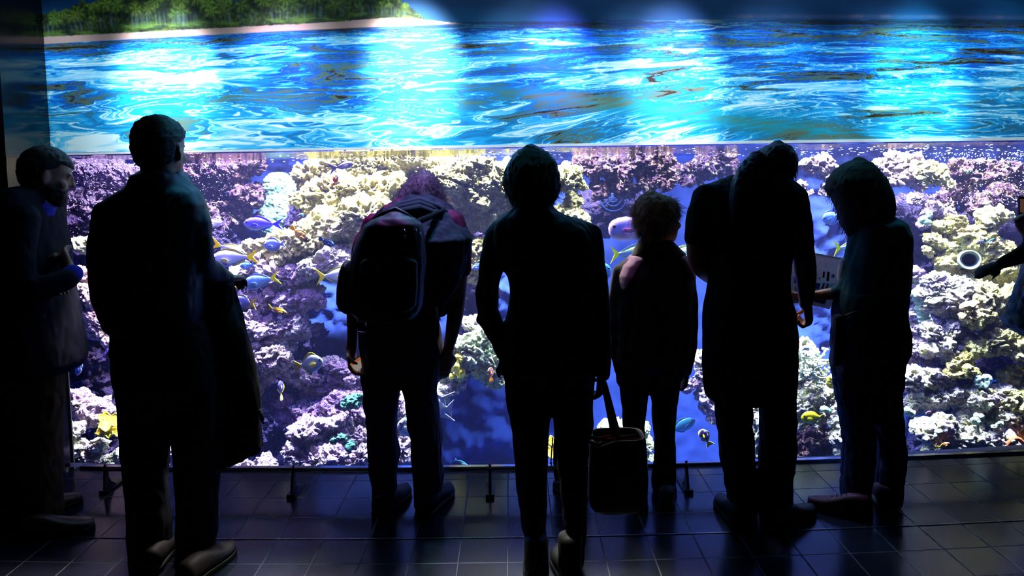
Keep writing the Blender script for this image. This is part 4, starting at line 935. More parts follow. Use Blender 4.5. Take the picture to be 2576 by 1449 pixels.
def hair_cap(name, c, s, R, th, m, parent, line, seed=0, rough=.006, vox=None):
    """close-cropped hair hugging the skull; line(x,y,z) -> 1 where hair grows"""
    zs = np.linspace(-.118, .117, 60); na = 72; H = np.array(HEADR); a = np.linspace(0, 2 * math.pi, na, endpoint=False); V = []
    for z in zs:
        hw, f, b = (np.interp(z, H[:, 0], H[:, i]) for i in (1, 2, 3)); k = (np.abs(np.cos(a)) ** 2.25 + np.abs(np.sin(a)) ** 2.25) ** (-1 / 2.25)
        V.append(np.stack([hw * k * np.cos(a), (f + b) / 2 + (f - b) / 2 * k * np.sin(a), z + 0 * a], 1))
    V = np.concatenate(V); ctr = np.array([0, -.005, .0]); d = V - ctr; ln = np.linalg.norm(d, axis=1)[:, None]; d /= ln
    k = line(V[:, 0], V[:, 1], V[:, 2])[:, None]
    nz = (perlin(V * 60 + seed) * rough + perlin(V * 160 + seed) * rough * .7)[:, None]
    V = V + d * ((th + nz) * k - .016 * (1 - k))
    F = grid_faces(60, na, True) + [tuple(range(na))[::-1], tuple(59 * na + j for j in range(na))]
    return obj(name, (V * s) @ R.T + c, F, m, parent)
def strands(name, hair, n, L, m, parent, down=.6, out=.5, curl=.3, rad=.0009, seed=0, zmin=None, seg=6, clump=0):
    """loose hairs standing off a hair mass"""
    rs = np.random.RandomState(seed); me = hair.data; nv = len(me.vertices); P = np.empty(nv * 3, np.float32); me.vertices.foreach_get('co', P); P = P.reshape(-1, 3) + parent_world(hair); N = vnormals(me)
    idx = rs.randint(0, nv, n * 3)
    if zmin is not None: idx = idx[P[idx, 2] > zmin]
    idx = idx[:n]; V = []; F = []; base = 0
    p = P[idx].astype(float); nn = N[idx].astype(float); ln = L * rs.uniform(.4, 1.2, len(idx)); dn = np.array([0, 0, -1.0])
    d = nn * out + dn * down + rs.randn(len(idx), 3) * curl; d /= np.linalg.norm(d, axis=1)[:, None]
    pts = [p - nn * .004]
    for k in range(seg):
        w = np.stack([perlin(pts[-1] * 22 + seed), perlin(pts[-1] * 22 + 40), perlin(pts[-1] * 22 + 80)], 1)
        d = d + dn * .10 * down + w * curl * .9; d /= np.linalg.norm(d, axis=1)[:, None]; pts.append(pts[-1] + d * (ln / seg)[:, None])
    pts = np.stack(pts, 1); ns = seg + 1
    ang = np.array([0, 2.1, 4.2]); a1 = np.cross(d, [0, 1, .2]); a1 /= np.linalg.norm(a1, axis=1)[:, None] + 1e-9; a2 = np.cross(d, a1)
    rr = rad * np.linspace(1, .35, ns)
    ring = pts[:, :, None, :] + rr[None, :, None, None] * (np.cos(ang)[None, None, :, None] * a1[:, None, None, :] + np.sin(ang)[None, None, :, None] * a2[:, None, None, :])
    V = ring.reshape(-1, 3); f = np.array(grid_faces(ns, 3, True)); F = (f[None] + (np.arange(len(idx)) * ns * 3)[:, None, None]).reshape(-1, 4)
    return obj(name, V, F, m, parent)
def hand(mb, W, d, nrm, side, s=1.0, curl=(.5, .5, .5, .5), thumb=.5, spread=.06):
    """palm, four unequal bent fingers and a thumb from the side of the palm"""
    W = np.asarray(W, float); d = np.asarray(d, float) / np.linalg.norm(d); nrm = np.asarray(nrm, float); nrm = nrm - d * (nrm @ d); nrm /= np.linalg.norm(nrm); l = np.cross(d, nrm) * side
    a = np.linspace(0, 2 * math.pi, 14, endpoint=False); R = []
    for u, hw, ht in ((-.02, .026, .020), (.0, .028, .019), (.03, .036, .016), (.06, .041, .014), (.085, .041, .013), (.094, .034, .009)):
        k = (np.abs(np.cos(a)) ** 2.6 + np.abs(np.sin(a)) ** 2.6) ** (-1 / 2.6)
        R.append(W + s * (u * d + k[:, None] * (hw * np.cos(a)[:, None] * l + ht * np.sin(a)[:, None] * nrm)))
    mb.add(*loft(R))
    for i, (o, ln) in enumerate(((.031, .066), (.010, .078), (-.011, .072), (-.031, .056))):
        b = W + s * (.084 * d + o * l); ang = 0; dirv = d + l * o * spread * 20; dirv /= np.linalg.norm(dirv); P = [b - s * .015 * d, b]; r = [.0095, .0095]
        for k, (fr, rr) in enumerate(((.45, .0088), (.32, .0080), (.23, .0066))):
            ang += curl[i] * (.9, 1.1, .7)[k]; dv = dirv * math.cos(ang) + nrm * math.sin(ang); P.append(P[-1] + s * ln * fr * dv); r.append(rr)
        mb.tube(P, np.array(r) * s, 10); mb.add(*ball(P[-1], .0068 * s, 6, 8))
    b = W + s * (.022 * d + .030 * l); d1 = d * .65 + l * .75 + nrm * .35 * thumb; d1 /= np.linalg.norm(d1); d2 = d * .9 + l * .15 + nrm * .8 * thumb; d2 /= np.linalg.norm(d2)
    P = [b - s * .01 * d1, b + s * .028 * d1, b + s * .028 * d1 + s * .030 * d2, b + s * .028 * d1 + s * .052 * (d2 * .95 + nrm * .2 * thumb)]
    mb.tube(P, np.array([.013, .0115, .0098, .0075]) * s, 10); mb.add(*ball(P[-1], .0076 * s, 6, 8))
def shoe(parent, heel, toe, m_up, m_sole, w=.047, top=.085, laces=None, length=None, label=None, boot=0):
    """low shoe from heel pixel to toe pixel on the floor"""
    h = onfloor(*heel); t = onfloor(*toe); v = t - h; L = np.linalg.norm(v) if length is None else length; d = v / np.linalg.norm(v); l = np.array([d[1], -d[0], 0])
    if length: h = t - d * L
    prof = [(.0, .55, .62), (.02, .74, .92), (.10, .84, 1.0), (.25, .82, 1.0), (.38, .84, .92), (.5, .92, .74), (.62, 1.0, .60), (.75, 1.0, .50), (.87, .86, .43), (.95, .62, .36), (1.0, .30, .24)]
    a = np.linspace(0, 2 * math.pi, 20, endpoint=False); R = []
    for u, ww, hh in prof:
        z0 = .016; H_ = max(top * hh, .03); c = h + d * (u * L); k = (np.abs(np.cos(a)) ** 2.8 + np.abs(np.sin(a)) ** 2.8) ** (-1 / 2.8)
        zz = z0 + H_ / 2 + H_ / 2 * k * np.sin(a); wz = 1 - .22 * np.clip((zz - z0) / H_, 0, 1) ** 2
        R.append(np.stack([c[0] + w * ww * k * np.cos(a) * wz * l[0], c[1] + w * ww * k * np.cos(a) * wz * l[1], zz], 1))
    V, F = loft(R); mb = MB(); mb.add(V, F)
    if boot:
        c = h + d * L * .22; rg = [np.stack([c[0] + .046 * np.cos(a), c[1] + .056 * np.sin(a), 0 * a + z], 1) for z in (.04, .09, .09 + boot)]; mb.add(*loft(rg))
    o = mb.build('shoe', m_up, parent)
    if label: o['label'] = label
    R = []
    for z, g in ((.001, .94), (.004, 1.0), (.019, 1.02), (.022, .97)):
        pts_ = []
        for u, ww, hh in prof: pts_.append(h + d * (u * L) + l * w * ww * g)
        for u, ww, hh in prof[::-1]: pts_.append(h + d * (u * L) - l * w * ww * g)
        pts_ = np.array(pts_); pts_[:, 2] = z; c = pts_.mean(0); pts_[:, :2] = c[:2] + (pts_[:, :2] - c[:2]) * (1.0 + .015 * g); R.append(pts_)
    V, F = loft(R); obj('sole', V, F, m_sole, o)
    if laces:
        mb = MB()
        for k in range(4):
            c = h + d * L * (.40 + .075 * k); zz = .016 + top * np.interp(.40 + .075 * k, [q[0] for q in prof], [q[2] for q in prof]) + .001
            mb.tube([c - l * .022 + [0, 0, zz - .010], c + [0, 0, zz + .003], c + l * .022 + [0, 0, zz - .010]], .0026, 6)
        mb.build('laces', laces, o)
    return o
m_skin = mat('skin', 'c08a72', 'b47c66', .5, 25, spec=.35)
m_rub = mat('dark shoe sole', '15130f', '1c1a16', .6, 40)
short_line = lambda x, y, z: sstep(-.008, .012, z - np.where(y > .03, .052 - .25 * np.clip(.078 - np.abs(x), 0, .05), np.where(y > -.03, .02 + .5 * (y + .0), -.075 + .9 * np.clip(y + .07, 0, .06)))) * np.where((np.abs(x) > .066) & (np.abs(y + .012) < .022) & (z < .022), .0, 1.0)
# ---------------------------------------------------------------- the visitors
def person(px, py, Y, label):
    c = at(px, py, Y); return thing('person', (c[0], c[1], 0), label, 'person', 'visitors at the aquarium window')
def cloth(name, c1, c2=None, rough=.85, sheen=.0, spec=.2, sc_=60): return mat(name, c1, c2 or c1, rough, sc_, spec=spec, sheen=sheen, bump=.15, bscale=500)
def thin(m, f=.5):
    nt = m.node_tree; b_ = nt.nodes['Principled BSDF']; tr = nt.nodes.new('ShaderNodeBsdfTranslucent'); mx = nt.nodes.new('ShaderNodeMixShader'); mx.inputs[0].default_value = f
    nt.links.new(b_.inputs['Base Color'].links[0].from_socket, tr.inputs[0]); nt.links.new(b_.outputs[0], mx.inputs[1]); nt.links.new(tr.outputs[0], mx.inputs[2]); nt.links.new(mx.outputs[0], nt.nodes['Material Output'].inputs[0]); return m
m_navy = cloth('navy wool', '0e1020', '12142a'); m_chino = cloth('khaki cotton', '624c32', '56422a'); m_blue = cloth('blue shirt cotton', '2a3cd0', '2436c0')
m_teal = cloth('dark teal shirt', '10303c', '0c2833', .5, spec=.4); m_blackw = cloth('black wool', '08080c', '0a0a0f'); m_char = cloth('charcoal twill', '0c0c10', '101016')
m_hairb = mat('dark brown hair', '0c0a09', '15110e', .55, 200, spec=.4, bump=.5, bscale=400); m_leather = mat('brown leather', '3c1e18', '4a271e', .42, 40, spec=.5)
# 1 --- man in a blazer, profile
Y = 3.28
p = person(80, 1340, Y, 'bearded man in navy blazer and khaki trousers standing in profile at the far left')
jk = [(478, 50, 118), (500, 28, 125), (530, 12, 128), (565, 2, 134), (600, -8, 143), (640, -16, 152), (700, -22, 160), (760, -24, 174), (820, -24, 186), (880, -22, 197), (912, -20, 201), (932, -18, 188), (938, -14, 150)]
tr1 = [(900, -14, 150), (964, 4, 158), (1050, 30, 152), (1150, 45, 149), (1232, 62, 150), (1290, 80, 148), (1308, 88, 146)]
arm1 = [(62, 545, 38, -.14), (46, 640, 36, -.20), (50, 730, 36, -.20), (110, 728, 33, -.19), (176, 700, 26, -.12)]
hb = np.array(at(116, 441, Y + .02)); HR = head_rot(50, 12, 0); HS = 1.07
b = MB(); b.add(*rows(jk, Y, .20, shrink=.72)); b.add(*rows(tr1, Y - .04, .085, shrink=.8)); b.add(*rows([(q[0], q[1] + 4, q[2]) for q in tr1], Y + .12, .085, shrink=.8))
b.add(*limb(arm1, Y, shrink=.72)); head(b, hb, HS, HR, at(92, 520, Y), .058)
hand(b, at(174, 676, Y - .08), at(152, 636, Y - .02) - at(174, 676, Y - .08), (.5, .85, 0), 1, 1.05, (.35, .4, .45, .5))
b.add(*limb([(60, 640, 26, .16), (120, 690, 22, .16), (160, 668, 16, .06)], Y, shrink=.8)); hand(b, at(160, 672, Y + .05), at(150, 645, Y - .0) - at(160, 672, Y + .05), (.4, -.8, 0), -1, 1.0)
remesh('body', b, .007, m_skin, p, smooth=2)
b = MB(); b.add(*rows(jk, Y, .215)); b.add(*limb(arm1, Y)); b.add(*limb([(70, 560, 38, .16), (80, 660, 33, .2), (140, 690, 26, .1)], Y))
bz = remesh('blazer', b, .009, m_navy, p, .008, seed=1)
mb = MB()
for k in range(3): mb.add(*ball(at(152 + k * 9, 741 - k * 2.5, Y - .30), .006, 5, 8))
mb.build('cuff_buttons', mat('brass button', 'b89a50', 'a88a40', .35, 30, metal=1), bz)
b = MB(); b.add(*limb([(168, 702, 25, -.12), (180, 692, 25, -.10), (186, 686, 24, -.09)], Y)); cf_ = remesh('shirt_cuff', b, .006, m_blue, p, .002)
b = MB(); b.add(*limb([(104, 506, 20, 0), (122, 524, 13, .0)], Y, ratio=2.6)); b.add(*rows([(500, 72, 118), (520, 74, 129), (548, 90, 130)], Y, .075)); remesh('shirt', b, .006, m_blue, p, .003)
b = MB(); b.add(*rows(tr1, Y - .06, .095)); b.add(*rows([(q[0], q[1] + 6, q[2] + 1) for q in tr1[:-1]] + [(1262, 90, 150)], Y + .13, .09)); remesh('trousers', b, .009, m_chino, p, .016, wscale=(16, 16, 8), seed=2)
hair_cap('hair', hb, HS, HR, .009, m_hairb, p, short_line, 1, .004)
beard = lambda x, y, z: sstep(0, .02, -.03 - z + .0 * x) * sstep(-.012, .01, y + .2 * (z + .06)) * (1 - np.exp(-((x / .022) ** 2 + ((z + .056) / .008) ** 2)) * (y > .05)) + 0 * x
hair_cap('beard', hb, HS, HR, .010, m_hairb, p, beard, 2)
shoe(p, (100, 1350), (237, 1330), m_leather, m_rub, w=.05, length=.29); shoe(p, (100, 1290), (207, 1262), m_leather, m_rub, w=.05, length=.29)
# 2 --- man with overcoat
Y = 2.87
p = person(420, 1440, Y, 'tall short haired man in a dark teal shirt with an overcoat over his arm')
sh = [(440, 347, 458), (455, 340, 468), (468, 333, 476), (486, 296, 499), (515, 258, 515), (560, 248, 521), (620, 246, 515), (680, 244, 508), (740, 246, 506), (790, 254, 506), (820, 268, 504), (837, 292, 500)]
aL = [(275, 535, 40), (262, 620, 39, .0), (258, 700, 36, .04), (266, 765, 33, .08), (285, 806, 27, .12)]
aR = [(484, 525, 34), (499, 580, 35), (500, 640, 34, .0), (512, 676, 33, .04), (550, 697, 27, .12), (574, 701, 20, .16)]
hip2 = [(810, 288, 510), (870, 286, 528), (920, 288, 538), (964, 296, 546), (990, 298, 548, .125), (1030, 304, 546, .10), (1056, 312, 540, .07)]
l2 = [(935, 291, 418), (1000, 300, 426), (1045, 304, 429), (1100, 306, 425), (1151, 312, 420), (1200, 321, 414), (1265, 325, 418), (1320, 328, 425), (1399, 330, 431), (1446, 332, 436)]
r2 = [(935, 415, 540), (1000, 426, 548), (1045, 431, 549), (1100, 436, 549), (1165, 441, 549), (1218, 445, 546), (1265, 449, 545), (1349, 449, 543), (1400, 445, 534), (1446, 440, 524)]
hb = np.array(at(403, 377, Y)); HR = head_rot(4, 0, 0); HS = 1.09
b = MB(); b.add(*rows(sh, Y, .13, shrink=.75)); b.add(*limb(aL, Y, shrink=.72)); b.add(*limb(aR, Y, shrink=.72)); b.add(*rows(hip2, Y, .13, shrink=.78)); b.add(*rows(l2, Y, .085, shrink=.78)); b.add(*rows(r2, Y, .085, shrink=.78))
head(b, hb, HS, HR, at(405, 490, Y), .060); hand(b, at(568, 700, Y + .14), np.array([.03, .25, -.03]), (0, 0, -1), 1, 1.0, (.5, .5, .5, .5)); hand(b, at(286, 806, Y + .12), np.array([.05, .1, -.2]), (1, .2, 0), -1, 1.0)
remesh('body', b, .007, m_skin, p, smooth=2)
b = MB(); b.add(*rows(sh, Y, .14)); b.add(*limb(aL, Y)); b.add(*limb(aR, Y)); s_ = remesh('shirt', b, .009, m_teal, p, .010, seed=3)
b = MB(); b.add(*rows([(437, 346, 440), (452, 341, 462), (468, 334, 474), (476, 345, 470)], Y - .01, .075)); remesh('collar', b, .006, m_teal, s_, .002)
b = MB(); b.add(*rows(hip2, Y, .145)); b.add(*rows(l2, Y, .10)); b.add(*rows(r2, Y, .10)); remesh('trousers', b, .009, m_char, p, .010, seed=4)
hair_cap('hair', hb, HS, HR, .011, m_hairb, p, short_line, 5, .004)
m_tan = mat('tan suede', '3e322c', '483c36', .6, 40); shoe(p, (372, 1452), (446, 1352), m_tan, m_rub, w=.05, length=.30); shoe(p, (470, 1475), (585, 1384), m_tan, m_rub, w=.052, length=.30)
# his overcoat and bag
c0 = at(560, 720, Y + .16); o = thing('overcoat', c0, 'black overcoat draped over the forearm of the tall man', 'coat')
b = MB(); b.add(*rows([(688, 505, 572), (712, 484, 588), (745, 478, 594), (780, 476, 602), (841, 476, 625), (897, 478, 637), (964, 480, 648), (1014, 484, 653), (1060, 490, 655), (1100, 498, 661), (1127, 505, 664), (1142, 520, 652), (1160, 540, 612), (1172, 546, 570)], Y + .15, .075))
remesh('coat_cloth', b, .009, m_blackw, o, .022, wscale=(16, 16, 3), seed=5)
b = MB(); b.tube([at(652, 1030, Y + .12), at(658, 1046, Y + .12), at(661, 1058, Y + .12)], .008, 8); b.tube([at(655, 1052, Y + .12), at(664, 1066, Y + .12)], .005, 8); b.build('belt_tab', m_blackw, o)
o = thing('shoulder_bag', at(312, 980, Y + .12), 'black shoulder bag hanging at the left hip of the tall man', 'bag')
b = MB(); b.add(*rows([(838, 290, 335), (860, 285, 338), (885, 282, 340), (905, 288, 340), (964, 295, 346), (1031, 303, 350), (1080, 306, 352), (1116, 309, 352), (1121, 316, 350)], Y + .13, .055, power=4)); remesh('bag_body', b, .007, m_blackw, o, .006)
V = []
for t in np.linspace(0, 1, 24):
    q = at(438 - 144 * t, 492 + 352 * t, Y - .155 + .03 * abs(2 * t - 1) + (.26 * max(0, t - .85) / .15)); dn = at(448 - 144 * t, 502 + 352 * t, Y - .155 + .03 * abs(2 * t - 1) + (.26 * max(0, t - .85) / .15)) - q
    dv = np.array([dn[0] * .9 - .0, 0, .012]); dv = np.array([.020, 0, .012]); V += [q - dv, q + dv, q + dv + [0, .004, 0], q - dv + [0, .004, 0]]
obj('bag_strap', V, grid_faces(24, 4, True) + [(3, 2, 1, 0), (92, 93, 94, 95)], m_blackw, o)
# 3 --- long haired person with backpack
Y = 3.30
p = person(1010, 1290, Y, 'stooping person with curly grey hair, maroon t-shirt and grey trousers, holding a phone')
ts = [(506, 985, 1110, .12, .16), (525, 955, 1130, .13, .12), (555, 930, 1160, .14, .06), (600, 915, 1172, .14), (650, 905, 1164, .14), (700, 900, 1140, .13), (750, 899, 1126, .13), (798, 898, 1107, .125)]
a3R = [(1146, 600, 30, .02), (1154, 680, 24), (1150, 740, 24), (1146, 790, 22), (1137, 840, 17), (1126, 886, 13)]
a3L = [(918, 610, 30, .02), (896, 710, 22), (885, 790, 14), (887, 840, 13), (884, 882, 13)]
hip3 = [(782, 898, 1108), (806, 897, 1106), (834, 899, 1110), (872, 904, 1116), (905, 907, 1116, .12), (932, 912, 1110, .10), (956, 920, 1098, .07)]
l3 = [(858, 903, 1008), (910, 907, 1008), (955, 910, 1006), (997, 914, 1005), (1048, 919, 1000), (1098, 923, 999), (1145, 927, 1006), (1172, 930, 1002), (1198, 934, 998), (1230, 936, 1000), (1266, 938, 990)]
r3 = [(858, 1004, 1113), (910, 1006, 1115), (955, 1008, 1104), (981, 1012, 1100), (1031, 1021, 1105), (1064, 1025, 1110), (1098, 1031, 1112), (1151, 1034, 1110), (1195, 1037, 1115), (1222, 1040, 1112), (1266, 1043, 1104)]
hb = np.array(at(1062, 492, Y + .30)); HR = head_rot(0, 28, 0); HS = .98
b = MB(); b.add(*rows(ts, Y, .12, shrink=.8)); b.add(*limb(a3R, Y)); b.add(*limb(a3L, Y)); b.add(*rows(hip3, Y, .12, shrink=.8)); b.add(*rows(l3, Y, .08, shrink=.8)); b.add(*rows(r3, Y, .08, shrink=.8))
head(b, hb, HS, HR, at(1048, 540, Y + .10), .056)
hand(b, at(1126, 886, Y), at(1108, 968, Y + .02) - at(1126, 886, Y), (-.6, .8, 0), 1, 1.05, (.28, .3, .34, .38)); hand(b, at(883, 882, Y), at(888, 925, Y - .03) - at(883, 882, Y), (.9, -.2, .1), 1, 1.0, (.55, .6, .65, .7), .9)
remesh('body', b, .0065, m_skin, p, smooth=2)
m_maroon = cloth('maroon jersey', '7a1f4e', '6a1a44'); b = MB(); b.add(*rows(ts, Y, .13)); b.add(*limb([(1128, 560, 40, .03), (1156, 620, 34), (1161, 682, 25)], Y)); b.add(*limb([(950, 565, 36, .03), (916, 630, 32), (900, 690, 26)], Y))
b.add(*limb([(1092, 715, 24, -.05), (1108, 750, 24, -.05), (1108, 782, 19, -.05)], Y)); remesh('t_shirt', b, .008, m_maroon, p, .012, seed=6)
m_greyc = cloth('grey brown chino', '6e6670', '625a66'); b = MB(); b.add(*rows(hip3, Y, .13)); b.add(*rows(l3, Y, .095)); b.add(*rows(r3, Y, .095)); t_ = remesh('trousers', b, .0085, m_greyc, p, .013, seed=7)
mb = MB()
for x0, x1, y0 in ((902, 922, 834), (1060, 1082, 840)): mb.tube([at(x0, y0, Y - .145), at((x0 + x1) / 2, y0 + 2, Y - .15), at(x1, y0 + 1, Y - .15)], .0022, 6); mb.tube([at(x1, y0, Y - .15), at(x1 - 2, y0 - 22, Y - .15)], .0016, 6)
mb.build('pocket_seams', cloth('pale seam thread', 'a89ca4'), t_)
b = MB(); b.add(*rows([(796, 896, 1109), (806, 895, 1110)], Y, .137)); b.build('belt', mat('red brown belt', '5a2028', '4a1a20', .5, 40), p)
m_grey = mat('grey curly hair', '8a7e90', '6e6478', .6, 200, spec=.4, bump=.6, bscale=500)
b = MB(); b.add(*rows([(434, 1048, 1084, .04), (445, 1030, 1098, .08), (464, 1017, 1106, .11), (485, 1006, 1116, .12), (505, 998, 1126, .13), (520, 996, 1130, .12), (534, 1002, 1126, .08)], Y + .22, .1)); hm = remesh('hair', b, .007, m_grey, p, .012, wscale=(40, 40, 20), seed=8)
m_greys = thin(mat('grey frizz', 'a89ab0', '9088a0', .6, 200, spec=.4), .5); strands('loose_hair', hm, 4200, .05, m_greys, hm, .55, .6, .7, .0011, 8)
m_bsh = mat('dark canvas trainer', '24262e', '2c2e38', .6, 50); m_rubw = mat('worn rubber sole', '5a4a42', '66564c', .6, 40)
shoe(p, (955, 1300), (1024, 1236), m_bsh, m_rubw, w=.052, length=.29); shoe(p, (1066, 1300), (1131, 1234), m_bsh, m_rubw, w=.052, length=.29)
# phone in that hand
o = thing('phone', at(897, 914, Y - .05), 'smartphone with a pale lit screen in the left hand of the stooping person', 'phone')
cP = [at(878, 916, Y - .07), at(905, 896, Y - .045), at(920, 918, Y - .02), at(896, 938, Y - .045)]
n_ = np.cross(cP[1] - cP[0], cP[3] - cP[0]); n_ /= np.linalg.norm(n_); n_ = n_ if n_[1] < 0 else -n_
V = np.array([c for c in cP] + [c - n_ * .008 for c in cP]); F = [(0, 1, 2, 3), (7, 6, 5, 4), (0, 4, 5, 1), (1, 5, 6, 2), (2, 6, 7, 3), (3, 7, 4, 0)]
obj('phone_case', V, F, m_iron, o, smooth=False); cc = sum(cP) / 4
q = [cc + (c - cc) * .93 + n_ * .0012 for c in cP]; obj('screen', q, [(0, 1, 2, 3)], mat('lit phone screen', '807a70', '807a70', .2, 5, emit='c8beae', estr=.42), o, smooth=False)
def onscr(u, v): return q[0] + (q[1] - q[0]) * u + (q[3] - q[0]) * v + n_ * .0006
obj('screen_header', [onscr(0, 0), onscr(1, 0), onscr(1, .26), onscr(0, .26)], [(0, 1, 2, 3)], mat('lit orange bar', 'a05030', 'a05030', .2, 5, emit='c87850', estr=.5), o, smooth=False)
obj('record_dot', [onscr(.5 + .09 * math.cos(t), .13 + .09 * math.sin(t)) + n_ * .0006 for t in np.linspace(0, 2 * math.pi, 14)[:-1]], [tuple(range(13))], mat('lit red dot', 'e03020', 'e03020', .2, 5, emit='ff3820', estr=.9), o, smooth=False)
# draped sweater
m_sw = cloth('dark blue grey sweatshirt', '2a2c40', '22243a', .9, sheen=.1)
o = thing('sweater', at(1060, 540, Y), 'dark sweatshirt draped over the shoulders of the stooping person', 'sweater')
b = MB(); b.add(*rows([(496, 1010, 1105, .11, .16), (512, 980, 1126, .13, .13), (533, 950, 1146, .145, .09), (560, 936, 1166, .155, .05), (600, 926, 1191, .16), (640, 945, 1184, .16), (685, 1000, 1172, .155), (725, 1046, 1152, .15), (752, 1080, 1128, .14)], Y - .005, .15)); remesh('sweater_body', b, .0085, m_sw, o, .018, wscale=(18, 18, 6), seed=9)
mb = MB()
for k, (ya, yb) in enumerate(((524, 518), (531, 526), (540, 536))): mb.tube([at(975 - 8 * k, ya + 14, Y - .02 - .02 * k), at(1010, ya - 8, Y - .02 - .03 * k), at(1055, yb - 12, Y - .02 - .03 * k), at(1100, yb + 2, Y - .0), at(1128, ya + 14, Y)], [.012, .018, .020, .016, .010], 10)
mb.build('folded_sleeves', m_sw, o)
# backpack
m_bp = cloth('black nylon', '0c1016', '10141c', .5, spec=.4); o = thing('backpack', at(970, 680, Y - .25), 'black backpack with side pocket on the back of the stooping person', 'backpack')
b = MB(); b.add(*rows([(541, 968, 1022, .05), (549, 940, 1042, .08), (564, 917, 1062), (600, 900, 1068), (650, 884, 1071), (690, 876, 1069), (740, 872, 1066), (775, 876, 1061), (795, 898, 1050), (802, 950, 1015)], Y - .26, .105, power=3)); remesh('pack_body', b, .008, m_bp, o, .008, seed=10)
b = MB(); b.add(*rows([(667, 862, 884), (680, 855, 892), (720, 849, 894), (762, 848, 892), (776, 856, 892), (783, 870, 892)], Y - .24, .07)); remesh('side_pocket', b, .006, m_bp, o, .004)
b = MB(); b.add(*rows([(650, 915, 1040), (660, 905, 1050), (720, 900, 1052), (770, 904, 1048), (784, 925, 1030)], Y - .36, .035, power=3.5)); remesh('front_pocket', b, .006, m_bp, o, .004)
MB().tube([at(942, 553, Y - .26), at(960, 538, Y - .26), at(995, 525, Y - .26), at(1020, 538, Y - .26), at(1041, 556, Y - .26)], .010, 10).build('carry_handle', m_bp, o)
for a_, b_ in (((1046, 560), (1118, 530)), ((930, 560), (962, 528))):
    P = [at(a_[0] + (b_[0] - a_[0]) * t, a_[1] + (b_[1] - a_[1]) * t, Y - .22 + .2 * t) for t in np.linspace(0, 1, 8)]; V = []
    for c in P: V += [c + [-.008, 0, -.018], c + [.008, 0, .018], c + [.008, .008, .018], c + [-.008, .008, -.018]]
    obj('shoulder_strap', V, grid_faces(8, 4, True) + [(3, 2, 1, 0), (28, 29, 30, 31)], m_bp, o)
MB().tube([at(1096, 772, Y - .17), at(1098, 785, Y - .175), at(1097, 802, Y - .17)], [.004, .006, .005], 8).build('strap_end', mat('pale webbing', 'b8b4b0', 'a8a4a0', .5, 60), o)
mb = MB()
for q_ in ((1017, 577), (1046, 576), (1018, 592), (1057, 586)): mb.tube([at(q_[0], q_[1], Y - .368), at(q_[0] + 2, q_[1] + 9, Y - .372)], .0035, 8)
mb.build('zip_pulls', mat('zip metal', 'b8b8c0', 'a0a0a8', .3, 50, metal=1), o)
# 4 --- dark jacket with tote
Y = 2.72
p = person(1390, 1470, Y, 'short haired person in a dark jacket and navy jeans, seen from behind in the middle')
jk4 = [(514, 1296, 1388, .08), (530, 1278, 1400, .10), (545, 1254, 1432, .12), (557, 1240, 1465, .13), (578, 1230, 1490), (612, 1236, 1500), (650, 1252, 1500), (690, 1276, 1498), (740, 1280, 1494), (785, 1276, 1494), (825, 1266, 1496), (895, 1258, 1502), (925, 1258, 1502), (936, 1264, 1498)]
a4L = [(1256, 585, 32), (1239, 640, 34), (1230, 700, 28), (1225, 745, 28, .03), (1230, 795, 27, .04), (1252, 850, 24, .03), (1274, 905, 18, 0)]
a4R = [(1478, 588, 36), (1492, 650, 30), (1500, 720, 30), (1509, 790, 30), (1513, 850, 27), (1515, 905, 23), (1516, 946, 19)]
hip4 = [(895, 1262, 1500), (950, 1266, 1496, .12), (980, 1274, 1490, .10), (1000, 1284, 1482, .07)]
l4 = [(920, 1264, 1386), (1000, 1270, 1389), (1041, 1278, 1387), (1081, 1286, 1382), (1131, 1293, 1380), (1198, 1297, 1377), (1265, 1304, 1375), (1312, 1312, 1374), (1366, 1322, 1374), (1405, 1325, 1377)]
r4 = [(920, 1378, 1498), (1000, 1390, 1494), (1064, 1395, 1491), (1098, 1395, 1484), (1151, 1400, 1480), (1232, 1407, 1477), (1299, 1415, 1476), (1349, 1422, 1473), (1405, 1426, 1468)]
hb = np.array(at(1337, 450, Y + .03)); HR = head_rot(-18, 10, 0); HS = 1.06
b = MB(); b.add(*rows(jk4, Y, .12, shrink=.78)); b.add(*limb(a4L, Y, shrink=.74)); b.add(*limb(a4R, Y, shrink=.74)); b.add(*rows(hip4, Y, .125, shrink=.78)); b.add(*rows(l4, Y, .08, shrink=.78)); b.add(*rows(r4, Y, .08, shrink=.78))
head(b, hb, HS, HR, at(1340, 545, Y), .058); hand(b, at(1515, 938, Y), at(1511, 990, Y + .02) - at(1515, 938, Y), (-.85, .4, 0), 1, 1.0, (.75, .8, .85, .9), 1.0); hand(b, at(1272, 902, Y), np.array([.04, .03, -.1]), (0, 1, 0), -1, .95)
remesh('body', b, .007, m_skin, p, smooth=2)
m_jk4 = cloth('dark blue black jacket', '0c1a20', '0a151b', .7, sheen=.1); b = MB(); b.add(*rows(jk4, Y, .135)); b.add(*limb(a4L, Y)); b.add(*limb(a4R, Y)); b.add(*limb([(1212, 802, 18, .04), (1238, 815, 26, .04)], Y)); remesh('jacket', b, .009, m_jk4, p, .013, seed=11)
m_nj = cloth('navy jeans', '101634', '0c1128'); b = MB(); b.add(*rows(hip4, Y, .135)); b.add(*rows(l4, Y, .095)); b.add(*rows(r4, Y, .095)); remesh('jeans', b, .009, m_nj, p, .011, seed=12)
m_hd = mat('short dark hair', '1c1f22', '141618', .5, 200, spec=.4, bump=.6, bscale=500)
